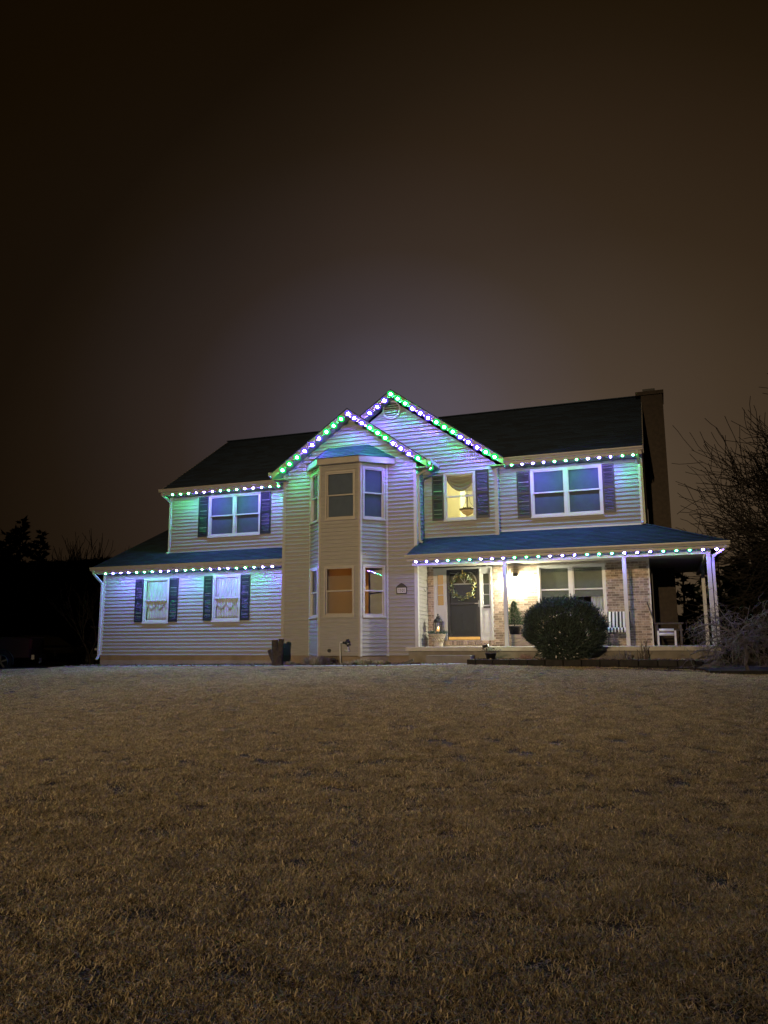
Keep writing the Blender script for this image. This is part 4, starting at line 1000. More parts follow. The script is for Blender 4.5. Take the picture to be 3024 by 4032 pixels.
c = at(5, 30, 1200, 19.3); t = thing('garden_spotlight', (c[0], 19.3, zc(c[0])), 'unlit low black spotlight lying beside the front path', 'spotlight')
b = MB(); b.beam((c[0]-.12, 19.28, c[2]-.03), (c[0]+.1, 19.3, c[2]+.05), .09, .06); b.beam((c[0]-.0, 19.3, c[2]), (c[0]-.02, 19.3, zc(c[0])), .02, .02); obj('spot_head', b, M_['black'], t)
# black pot of twigs
c = at(5, 788, 1160, 19.15); t = thing('twig_planter', (c[0], 19.15, -.44), 'black pot of bare twigs on the low wall below the front door', 'planter')
b = MB(); ptp = Z_(5, 788, 1118, 19.15); b.lathe([(.10, 0), (.135, ptp+.44-.02), (.15, ptp+.44-.02), (.15, ptp+.44), (.12, ptp+.44), (.01, ptp+.42)], (c[0], 19.15, -.44), 16); obj('pot', b, M_['black'], t, smooth=True)
b = MB()
for k in range(46):
    a, e = RNG.random()*6.283, .25+.9*RNG.random(); p = np.array([c[0]+.08*math.cos(a), 19.15+.08*math.sin(a), ptp]); q = p+np.array([math.cos(a)*math.cos(e), math.sin(a)*math.cos(e)*.5, math.sin(e)*.75])*(.10+.18*RNG.random()); b.tube([p, (p+q)/2+RNG.normal(size=3)*.02, q], [.004, .003, .002], 4)
    b.add([q, q+RNG.normal(size=3)*.02, q+RNG.normal(size=3)*.02], [(0, 1, 2)])
obj('twigs', b, M_['twig'], t)

# ------------------------------------------------------------------ chairs on the porch
def slatted(): pass
c0, c1 = at(7, 388, 800, 21.45), at(7, 572, 800, 21.45)
chx0, chx1 = float(c0[0])-.0, float(c1[0])-.0; cy0, cy1 = 21.2, 21.75
t = thing('patio_chair', ((chx0+chx1)/2, 21.45, PF), 'black metal patio chair with black and white striped cushions behind the porch post', 'chair', 'chairs on the front porch')
zs = Z_(7, 450, 785, 21.25); zt_ = Z_(7, 450, 620, 21.7)
for x in (chx0+.03, chx1-.03):
    for y in (cy0, cy1): 
        b = MB(); b.tube([(x, y, PF+.001), (x, y, zs-.01)], .013, 6); obj('leg', b, M_['black'], t)
    b = MB(); b.tube([(x, cy0, zs-.02), (x, cy0-.02, zs+.2), (x, cy1-.1, zs+.22), (x, cy1+.05, zt_-.1)], .013, 6); obj('armrest', b, M_['black'], t)
b = MB(); b.box(chx0+.02, chx1-.02, cy0-.02, cy1, zs-.035, zs-.005); obj('seat', b, M_['black'], t)
def striped(name, x0, x1, fn, n=9):
    """cushion of alternating cloth stripes; fn(u,v)->point, puffed"""
    mats = (mat('white_stripe', (.72, .72, .70), .9), mat('black_stripe', (.025, .025, .03), .9)) if 'white_stripe' not in bpy.data.materials else (bpy.data.materials['white_stripe'], bpy.data.materials['black_stripe'])
    nu, nv = 45, 14; v = [fn(i/(nu-1), j/(nv-1)) for j in range(nv) for i in range(nu)]
    me = MB().add(v, [(j*nu+i, j*nu+i+1, (j+1)*nu+i+1, (j+1)*nu+i) for j in range(nv-1) for i in range(nu-1)])
    o = obj(name, me, mats[0], t, smooth=True); o.data.materials.append(mats[1])
    for k, pl_ in enumerate(o.data.polygons):
        u = (k % (nu-1)+.5)/(nu-1); pl_.material_index = 1 if (u*n) % 1 < .5 else 0
    md = o.modifiers.new('th', 'SOLIDIFY'); md.thickness = .02
    return o
pf_ = lambda u, v: 1-(2*u-1)**8*.6-(2*v-1)**6*.4
striped('back_cushion', chx0, chx1, lambda u, v: (chx0+.0+(chx1-chx0)*u, 21.52+.22*v-.07*pf_(u, v), zs+.06+(zt_-zs-.06)*v), 6.5)
striped('seat_cushion', chx0, chx1, lambda u, v: (chx0+(chx1-chx0-.06)*u, 21.16-.085*math.cos(-1.4+v*4.0)+.25*max(0, v-.75), zs+.062+.062*math.sin(-1.4+v*4.0)), 6.5)
# dark armchair and white topped stool round the corner
c = at(7, 860, 830, 20.9); fx = float(c[0])
t = thing('footstool', (fx, 20.9, PF), 'grey metal stool with two pale padded rails in the dark corner of the porch', 'stool')
x0, x1 = X_(7, 785, 850, 20.9), X_(7, 935, 850, 20.9); ztop = Z_(7, 860, 762, 20.9)
for x in (x0+.02, x1-.02):
    for y in (20.9, 21.3): b = MB(); b.beam((x, y, PF+.001), (x, y, ztop-.03), .045, .03, (0, 1, 0)); obj('leg', b, M_['trim'], t)
b = MB(); b.box(x0, x1, 20.9, 21.3, ztop-.06, ztop-.03); obj('rail', b, M_['black'], t)
for zz, y in ((ztop-.02, 20.93), (ztop-.115, 20.90)): b = MB(); b.tube([(x0+.05, y, zz), (x1-.05, y, zz)], [.042, .042], 10); obj('pad', b, M_['cloth'], t, smooth=True)
t = thing('armchair', (fx+.1, 21.9, PF), 'dark slatted armchair in the shadow behind the grey stool', 'chair', 'chairs on the front porch')
ax0, ax1 = x0-.05, x1+.16; za = Z_(7, 880, 712, 21.6)
for y in (21.5, 22.15):
    for x in (ax0+.05, ax1-.03): b = MB(); b.beam((x, y, PF+.001), (x, y, za-.02), .05, .05, (0, 1, 0)); obj('leg', b, M_['wood'], t)
    b = MB(); b.box(ax0-.02, ax1+.04, y-.05, y+.05, za-.018, za+.012); obj('armrest', b, M_['wood'], t)
b = MB(); b.hexa([(ax0+.05, 21.52, .22), (ax1, 21.52, .27), (ax1, 22.13, .27), (ax0+.05, 22.13, .22)], [(ax0+.05, 21.52, .25), (ax1, 21.52, .30), (ax1, 22.13, .30), (ax0+.05, 22.13, .25)]); obj('seat', b, M_['wood'], t)
for k in range(5):
    y = 21.56+k*.13; b = MB(); b.beam((ax0+.05, y, .25), (ax0-.16, y, za+.55), .025, .11, (0, 1, 0)); obj('slat', b, M_['wood'], t)

# ------------------------------------------------------------------ round clipped yew
bc = np.array([(at(5, 1075, 860, 19.15)[0]+at(7, 388, 780, 19.15)[0])/2, 19.15, 0.]); bR = .86*(at(7, 388, 780, 19.15)[0]-at(5, 1075, 860, 19.15)[0])/2
bz0, bz1 = -.52, Z_(5, 1450, 605, 19.15)-.10
bush = thing('round_bush', (bc[0], bc[1], -.44), 'large round dark evergreen bush in front of the porch window', 'bush')
b = MB(); lob = [(RNG.normal(size=3), .06+.20*RNG.random()) for _ in range(95)]; lob = [(v/np.linalg.norm(v), a) for v, a in lob]
cz, rzv = (bz0+bz1)/2, (bz1-bz0)/2
LV = np.array([v for v, a in lob]); LA = np.array([a for v, a in lob])
def yew_r(d): return .86+float(np.max(LA*np.clip(((LV@d)-.93)/.07, 0, 1)**.6))
for k in range(19000):
    d = RNG.normal(size=3); d /= np.linalg.norm(d)
    if d[1] > .55: continue
    if math.sin(d[0]*9+d[2]*7)+math.sin(d[2]*11-d[0]*5) > 1.45 and RNG.random() < .5: continue
    dep = 1-.30*RNG.random()**2.2; r = yew_r(d)*dep*.94
    tp = 1-.30*max(0, -d[2]-.15); p = np.array([bc[0]+d[0]*bR*1.12*r*tp, bc[1]+d[1]*.72*r*tp, cz+d[2]*rzv*1.04*r])
    ax = d*.9+np.array([0, 0, .75])+RNG.normal(size=3)*.28; ax /= np.linalg.norm(ax); ln = .07+.10*RNG.random()+(.08 if RNG.random() < .12 else 0)
    for q in range(4):
        o_ = p+ax*ln*(q*.22); s = RNG.normal(size=3); s -= ax*(s@ax); s /= np.linalg.norm(s)
        w_ = .010*(1-.15*q); tip = o_+ax*.05+s*.03
        n_ = np.cross(ax, s)*w_; b.add([o_-n_, o_+n_, tip], [(0, 1, 2)])
for k in range(420):                      # longer upright shoots break the outline
    d = RNG.normal(size=3); d[2] = abs(d[2])*.9+.05 if RNG.random() < .8 else d[2]; d /= np.linalg.norm(d)
    if d[1] > .5: continue
    p = np.array([bc[0]+d[0]*bR*1.02, bc[1]+d[1]*.68, cz+d[2]*rzv*.98]); ax = d*.8+np.array([0, 0, .8])+RNG.normal(size=3)*.25; ax /= np.linalg.norm(ax); ln = .08+.16*RNG.random()
    for q in range(26):
        o_ = p+ax*ln*RNG.random(); s = RNG.normal(size=3); s -= ax*(s@ax); s /= np.linalg.norm(s); tip = o_+ax*.04+s*.035; n_ = np.cross(ax, s)*.008; b.add([o_-n_, o_+n_, tip], [(0, 1, 2)])
obj('foliage', b, M_['yew'], bush, kind='stuff')
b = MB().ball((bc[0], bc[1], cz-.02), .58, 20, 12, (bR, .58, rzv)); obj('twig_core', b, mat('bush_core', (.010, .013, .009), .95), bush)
b = MB()
for k in range(9): a = k*.7; b.tube([(bc[0]+.06*math.cos(a), bc[1]+.06*math.sin(a), -.5), (bc[0]+.35*math.cos(a), bc[1]+.25*math.sin(a), -.1), (bc[0]+.6*math.cos(a), bc[1]+.4*math.sin(a), .3)], [.03, .02, .01], 5)
obj('stems', b, M_['bark'], bush)
b = MB()
for k in range(46):
    a = RNG.random()*2.6-1.3; z = cz+rzv*(-.8+1.0*RNG.random()**1.6); rr = math.sqrt(max(.05, 1-((z-cz)/rzv)**2))*.93; p = np.array([bc[0]+math.sin(a)*bR*rr, bc[1]-math.cos(a)*.72*rr-.02, z]); s = RNG.normal(size=3)*.014; q = RNG.normal(size=3)*.022; b.add([p, p+s, p+s+q, p+q], [(0, 1, 2, 3)])
obj('pale_flecks', b, mat('pale_fleck', (.42, .42, .40), .8, island=.4), bush, kind='stuff')  # small pale quads scattered over the lower front of the bush

# ------------------------------------------------------------------ stump, gas riser, vent
sb = at(3, 98, 1120, 20.3); sx = float(sb[0]); sz = zc(sx)
st = thing('tree_stump', (sx, 20.3, sz), 'dark cut tree stump with three lopped limbs beside the garage corner', 'stump')
def P3(x, y, d=0): p = at(3, x, y, 20.3+d); return p
k_ = 2.37/4.1475   # finer crop of the same corner
def Q(x, y, d=0): return at(0, 1050+x/4.1475, 2480+y/4.1475, 20.3+d)
def limb(pts, rad, cut):
    b = MB(); b.tube(pts, rad, 12); o = obj('limb', b, M_['bark'], st, smooth=False)
    top, pr = np.array(pts[-1]), np.array(pts[-2]); n_ = (top-pr)/np.linalg.norm(top-pr)
    b = MB(); b.tube([top+n_*.001, top+n_*.012], rad[-1]*.93, 12); obj('cut_face', b, mat('cut_wood', (.33, .25, .16), .9, var=.25, scale=20) if 'cut_wood' not in bpy.data.materials else bpy.data.materials['cut_wood'], o)
b = MB(); b.tube([Q(178, 620), Q(178, 560), Q(172, 470), Q(165, 380)], [.185, .165, .16, .165], 14); obj('trunk', b, M_['bark'], st)
limb([Q(150, 400, -.05), Q(135, 280, -.08), Q(133, 165, -.1)], [.12, .095, .088], 1); limb([Q(205, 420), Q(225, 280, .02), Q(240, 150, .02)], [.12, .085, .078], 1); limb([Q(140, 500), Q(85, 420, .0), Q(45, 335, .02)], [.11, .08, .065], 1)
# gas riser
def G(x, y, d=0): return at(0, 1050+x/4.1475, 2480+y/4.1475, YF-.07+d)
gm = thing('gas_meter', tuple(G(1205, 580)), 'white gas riser pipe and dark regulator on the bay wall', 'gas meter')
b = MB(); b.tube([G(1207, 590), G(1198, 215)], .024, 8); b.tube([G(1198, 215), G(1205, 206), G(1255, 208)], .026, 8); obj('riser_pipe', b, M_['white'], gm, smooth=True)
b = MB(); b.tube([G(1245, 210), G(1300, 214)], .032, 8); b.lathe([(.01, -.02), (.075, -.02), (.08, 0), (.075, .03), (.045, .05), (.04, .085), (.01, .09)], tuple(G(1320, 205)), 14); b.tube([G(1322, 205), G(1325, 275)], .028, 8); b.tube([G(1290, 240), G(1368, 242)], .02, 8); obj('regulator', b, M_['black'], gm, smooth=True)
b = MB(); b.tube([G(1327, 278), G(1328, 340)], .026, 8); b.tube([G(1352, 340), G(1268, 337)], .026, 8); obj('vent_elbow', b, M_['white'], gm, smooth=True)
b = MB(); b.ball(tuple(G(1325, 228, -.07)), .016, 8, 5); obj('tag', b, M_['white'], gm)
c = at(0, 1050+1020/4.1475, 2480+340/4.1475, YF-.03); b = MB(); b.tube([(c[0], YF-.005, c[2]), (c[0], YF-.06, c[2])], [.055, .045], 12); b.ball((c[0]+.035, YF-.05, c[2]+.015), .03, 8, 5); o = obj('wall_vent', b, M_['black']); tag(o, 'small round black vent outlet low on the bay wall', 'vent')

# ------------------------------------------------------------------ dormant plants along the bed
def grass_clump(cx, cy, r, h, n, label, lean=(0, 0), m='straw', group='dormant ornamental grass clumps'):
    b = MB(); z0 = zc(cx)+.03
    for k in range(n):
        a, q = RNG.random()*6.283, math.sqrt(RNG.random())*r*.5; p = np.array([cx+q*math.cos(a), cy+q*math.sin(a)*.6, z0])
        e = .25+1.0*RNG.random(); L_ = h*(.6+.7*RNG.random()); d = np.array([math.cos(a)*math.cos(e)+lean[0], math.sin(a)*math.cos(e)*.6+lean[1], math.sin(e)])
        mid = p+d*L_*.55; tip = mid+np.array([d[0]*1.3, d[1]*1.3, d[2]*.15-.25])*L_*.5; tip[2] = max(tip[2], z0+.01); s = np.cross(d, (0, 0, 1.)); s = s/(np.linalg.norm(s)+1e-9)*.004
        b.add([p-s, p+s, mid+s*.8, mid-s*.8, tip], [(0, 1, 2, 3), (3, 2, 4)])
    o = obj('grass_clump', b, M_[m]); return tag(o, label, 'grass clump', group)
def gx(x, Y): return X_(3, x, 1090, Y)
grass_clump(gx(440, 20.15), 20.2, .45, .42, 900, 'dry grass clump left of the gas pipe'); grass_clump(gx(560, 20.15), 20.25, .28, .42, 600, 'dark brown grass clump nearest the gas pipe', m='twig')
grass_clump(gx(200, 20.5), 20.5, .30, .2, 420, 'low pale grass tuft right of the stump'); grass_clump(gx(900, 20.0), 20.0, .45, .25, 800, 'low dry grass clump below the right bay face'); grass_clump(gx(1080, 20.0), 20.0, .35, .2, 500, 'low dry grass tuft at the end of the bed by the porch'); grass_clump(gx(780, 19.95), 19.9, .3, .18, 400, 'thin dry grass tuft just right of the gas pipe')
# dark hose-like clippings in the bed
def stub(x, Y, h, n, label, m='twig', sp=.16):
    cx = X_(7, x, 960, Y); b = MB(); z0 = -.44
    for k in range(n):
        a = RNG.random()*6.283; p = np.array([cx+sp*RNG.normal()*.4, Y+sp*RNG.normal()*.3, z0]); e = .9+.6*RNG.random(); q = p+np.array([math.cos(a)*math.cos(e), math.sin(a)*math.cos(e), math.sin(e)])*h*(.5+.7*RNG.random()); b.tube([p, (p+q)/2+RNG.normal(size=3)*.01, q], [.012, .010, .007], 5)
    o = obj('cut_shrub', b, M_[m]); return tag(o, label, 'shrub', 'cut back shrubs in the porch bed')
stub(500, 19.3, .22, 26, 'cut back shrub of short pale stubs in the porch bed', 'palebark', .3); stub(668, 19.3, .42, 12, 'cut back shrub with tall dark stubs below the bricks'); stub(385, 19.3, .12, 14, 'tiny cut back shrub nearest the round bush', 'palebark', .2)
cx = X_(5, 1115, 1130, 19.3)
b = MB()
for k in range(160):
    a = RNG.random()*6.283; p = np.array([cx+.1*RNG.normal(), 19.3+.06*RNG.normal(), -.44]); d = np.array([math.cos(a)*.4, math.sin(a)*.3, 1])*(.08+.12*RNG.random()); b.add([p+(-.006, 0, 0), p+(.006, 0, 0), p+d], [(0, 1, 2)])
tag(obj('small_plant', b, mat('heather', (.22, .15, .15), .9, island=.4)), 'small pinkish dried plant in the bed at the left foot of the round bush', 'plant')

b = MB()
for k in range(5200):
    x = -18.3+13.4*RNG.random(); y0 = plo(x); t_ = RNG.random(); y = y0-.15+(21.5-y0)*t_**1.3
    if x > -10.9: y = min(y, 20.9 if (x < -10 or x > -7.4) else 20.25)
    if y0 < y < phi(x) and RNG.random() < .93: continue
    sz_ = .012+.03*RNG.random(); p = np.array([x, y, zc(x)+.045+.02*RNG.random()]); d = RNG.normal(size=3)*sz_; d[2] = abs(d[2])*.6; s = np.cross(d, RNG.normal(size=3)); s = s/(np.linalg.norm(s)+1e-9)*sz_*.5; s[2] *= .5
    b.add([p-d, p+s, p+d, p-s], [(0, 1, 2, 3)])
for k in range(900):
    x = -4.6+5.2*RNG.random(); p = np.array([x, 18.95+.95*RNG.random(), -.425]); d = RNG.normal(size=3)*.03; d[2] = abs(d[2])*.5; s = RNG.normal(size=3)*.014; b.add([p-d, p+s, p+d, p-s], [(0, 1, 2, 3)])
lo_ = obj('leaf_litter', b, mat('leaf_litter_mix', (.15, .11, .075), .9, island=.85)); lo_['kind'] = 'stuff'; lo_['label'] = 'dead leaves and mulch scattered along the beds at the foot of the house'
# ------------------------------------------------------------------ bare trees
def grow(mb, p, d, L_, r, lev, mx_, rng, spread, up, kids, wob=.12, minr=.004, twist=0.0, drop=.72):
    n = 4; pts = [p]; rad = [r]; d = d/np.linalg.norm(d)
    for i in range(n):
        d = d+rng.normal(size=3)*wob+np.array([0, 0, up]); d /= np.linalg.norm(d)
        p = p+d*L_/n; pts.append(p); rad.append(max(minr, r*(1-.55*(i+1)/n)))
    mb.tube(pts, rad, 5 if lev < 2 else (4 if lev < 3 else 3), cap=False)
    if lev >= mx_: return
    k = kids[min(lev, len(kids)-1)]
    for j in range(k):
        f = .3+.7*(j+.5+.4*rng.normal())/k; f = min(1, max(.2, f)); i = min(n-1, int(f*n)); q = pts[i]+(pts[i+1]-pts[i])*(f*n-i)
        a = rng.random()*6.283; ax = rng.normal(size=3); ax -= d*(ax@d); ax /= np.linalg.norm(ax)
        dd = d*math.cos(spread)+ax*math.sin(spread)
        grow(mb, np.array(q), dd, L_*(drop+.18*rng.random()), max(minr, r*(.62-.25*f)), lev+1, mx_, rng, spread, up, kids, wob, minr, twist, drop)
dark_bark = mat('silhouette_bark', (.018, .014, .011), .95, var=.3)  # bark colour darkened so the lit tree reads as a silhouette
def bare_tree(x, y, z, h, lean, label, r, mx_, spread, up, kids, stems=1, group=None, seed=1, m='bark', wob=.12, name='bare_tree', minr=.006, tz=.28):
    rng = np.random.default_rng(seed); t = thing(name, (x, y, z), label, 'tree' if name != 'weeping_shrub' else 'shrub', group)
    b = MB(); b.tube([(x, y, z-.1), (x+.02, y, z+h*tz*.5), (x+lean[0]*.1, y, z+h*tz)], [r*1.25, r, r*.9], 9); obj('trunk', b, M_[m] if m else dark_bark, t)
    b = MB()
    for s in range(stems):
        a = 6.283*s/stems+rng.random(); sp = .25+.5*rng.random() if stems > 1 else .1
        d = np.array([math.cos(a)*sp+lean[0], math.sin(a)*sp+lean[1], 1.0]); grow(b, np.array([x+lean[0]*.1, y, z+h*tz*.97]), d, h*.34, r*.72, 0, mx_, rng, spread, up, kids, wob, minr)
    obj('crown', b, M_[m] if m else dark_bark, t); return t
bare_tree(6.9, 27.5, -.9, 7.9, (-.18, 0), 'big bare tree spreading its twigs at the right edge', .30, 5, .58, .03, [5, 4, 4, 4, 3], stems=8, seed=4, minr=.0105, tz=.16, m=None)
tx = at(8, 870, 600, 42)
bare_tree(float(tx[0]), 42, -2, 7.9, (0, 0), 'bare upright tree rising behind the dark hedge at the left', .16, 3, .26, .12, [5, 4, 3], stems=6, seed=9, minr=.016, tz=.3)
# twisted weeping shrub at the right corner of the porch
wx = X_(7, 1490, 1000, 18.9); rng = np.random.default_rng(12)
ws = thing('weeping_shrub', (wx, 18.9, -.66), 'bare weeping shrub with twisted pale branches at the right end of the porch', 'shrub')
b = MB(); b.tube([(wx+.02, 18.9, -.72), (wx-.03, 18.88, -.5), (wx+.02, 18.9, -.3), (wx-.02, 18.9, -.12)], [.05, .04, .045, .04], 8); obj('trunk', b, M_['palebark'], ws)
b = MB()
def weep(p, d, L_, r, lev):
    n = 6; pts = [p]; rad = [r]
    for i in range(n):
        d = d+rng.normal(size=3)*.42+np.array([0, 0, -.15-.05*lev]); d /= np.linalg.norm(d); p = p+d*L_/n
        if p[2] < -.58: p[2] = -.58; d[2] = abs(d[2])*.2
        pts.append(p.copy()); rad.append(r*(1-.6*(i+1)/n))
    b.tube(pts, rad, 4, cap=False)
    if lev < 3:
        for j in range((6, 4, 3)[lev]):
            i = 1+int(rng.random()*(n-1)); dd = d*.5+rng.normal(size=3)*.6; dd[2] = abs(dd[2])*.5; weep(pts[i].copy(), dd/np.linalg.norm(dd), L_*.62, max(.004, rad[i]*.62), lev+1)
for k in range(13):
    a = 6.283*k/13+rng.random()*.4; weep(np.array([wx-.02, 18.9, -.16+.1*rng.random()]), np.array([math.cos(a)*1.0-.12, math.sin(a)*.8, 1.0+.5*rng.random()]), 1.25, .024, 0)
obj('branches', b, M_['palebark'], ws)
# slim sapling by the garage corner
tx = at(8, 850, 1290, 23.5); bare_tree(float(tx[0]), 23.5, -.9, 4.1, (-.25, 0), 'thin bare sapling in the dark by the garage corner', .018, 2, .45, .05, [4, 3], stems=3, seed=5, minr=.004, tz=.12)

# ------------------------------------------------------------------ evergreens and hedge
def conifer(x, y, z, h, r, label, group, seed, n=60000, ragged=.35, cat='tree'):
    rng = np.random.default_rng(seed); t = thing('evergreen_tree', (x, y, z), label, cat, group)
    b = MB(); b.tube([(x, y, z-.1), (x, y, z+h*.95)], [.05*r+.06, .02], 6); obj('trunk', b, M_['bark'], t)
    b = MB(); nb = int(h*11)
    for k in range(nb):
        tr = (k+rng.random())/nb; zz = z+h*(.05+.95*tr); L_ = (r*(1-tr)**.8*(1-ragged*rng.random())+.12); a = rng.random()*6.283; up = .35-.5*rng.random()+.5*tr
        dv = np.array([math.cos(a), math.sin(a), 0])
        for q in range(max(6, int(L_*n/900))):
            u = rng.random()**.7; p = np.array([x, y, zz])+dv*L_*u+np.array([0, 0, L_*(up*u-.35*u*u)])+rng.normal(size=3)*.05*L_
            d = (dv*.8+np.array([0, 0, .25])+rng.normal(size=3)*.5)*(.10+.10*rng.random())*(.6+r*.3); s = np.cross(d, rng.normal(size=3)); s = s/np.linalg.norm(s)*np.linalg.norm(d)*.3
            b.add([p-s, p+s, p+d], [(0, 1, 2)])
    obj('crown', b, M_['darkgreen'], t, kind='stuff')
EG = 'dark evergreens at the left'
for px_, py_, Y, r, lab, sd in ((205, 235, 46, 3.3, 'tallest dark spruce at the left behind the cars', 3), (385, 330, 47, 2.3, 'narrow dark spruce right of the tallest one', 5), (60, 350, 45, 3.4, 'bushy dark spruce at the far left edge', 6)):
    p = at(8, px_, py_, Y); conifer(float(p[0]), Y, -2.2, float(p[2])+2.2, r, lab, EG, sd)
p0, p1_ = at(8, 120, 600, 38), at(8, 1150, 600, 38)
hd = thing('hedge', ((p0[0]+p1_[0])/2, 38, -1.8), 'long dark hedge with a level top behind the cars', 'hedge')
hx0, hx1, hz = float(p0[0])-6, float(p1_[0])+3, float(at(8, 700, 607, 38)[2])
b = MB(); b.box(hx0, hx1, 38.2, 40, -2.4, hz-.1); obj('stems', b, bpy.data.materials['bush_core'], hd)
b = MB()
for k in range(9000):
    top = RNG.random() < .3; p = np.array([hx0+(hx1-hx0)*RNG.random(), 38.0+(2.0*RNG.random() if top else .25*RNG.random()), hz-.06*RNG.random() if top else -1.8+(hz+1.7)*RNG.random()]); d = RNG.normal(size=3)*.14; s = RNG.normal(size=3)*.12; b.add([p-s*.5, p+s*.5, p+d], [(0, 1, 2)])
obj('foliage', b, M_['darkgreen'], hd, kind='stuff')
p0, p1_ = at(7, 1330, 300, 39), at(7, 1900, 300, 39)
hd = thing('hedge', ((p0[0]+p1_[0])/2, 39, -1.5), 'dark overgrown hedge right of the porch behind the weeping shrub', 'hedge')
hx0, hx1, hz = float(p0[0]), float(p1_[0])+4, float(at(7, 1500, 260, 39)[2])
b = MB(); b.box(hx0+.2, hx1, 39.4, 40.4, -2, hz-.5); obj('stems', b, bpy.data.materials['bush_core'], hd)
b = MB()
for k in range(9000):
    p = np.array([hx0+(hx1-hx0)*RNG.random(), 39.0+1.6*RNG.random(), 0]); top = hz+.45*math.sin(p[0]*1.3)+.25*math.sin(p[0]*3.7+1); p[2] = -1.5+(top+1.5)*RNG.random()**.7; d = RNG.normal(size=3)*.2; s = RNG.normal(size=3)*.16; b.add([p-s*.5, p+s*.5, p+d], [(0, 1, 2)])
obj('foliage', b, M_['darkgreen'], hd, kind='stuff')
RG = 'dark evergreens at the right'
for px_, Y, h, r, lab, sd in ((1290, 36, 5.0, 2.2, 'dark evergreen just right of the porch downspout', 21), (1480, 34, 4.7, 2.4, 'dark evergreen below the big bare tree', 22), (1660, 35, 5.3, 2.6, 'dark evergreen at the right edge', 23), (1000, 40, 5.2, 2.0, 'pale lit evergreen seen through the porch opening', 24)):
    p = at(7, px_, 600, Y); conifer(float(p[0]), Y, -1.4, h, r, lab, RG, sd, n=45000, ragged=.25)
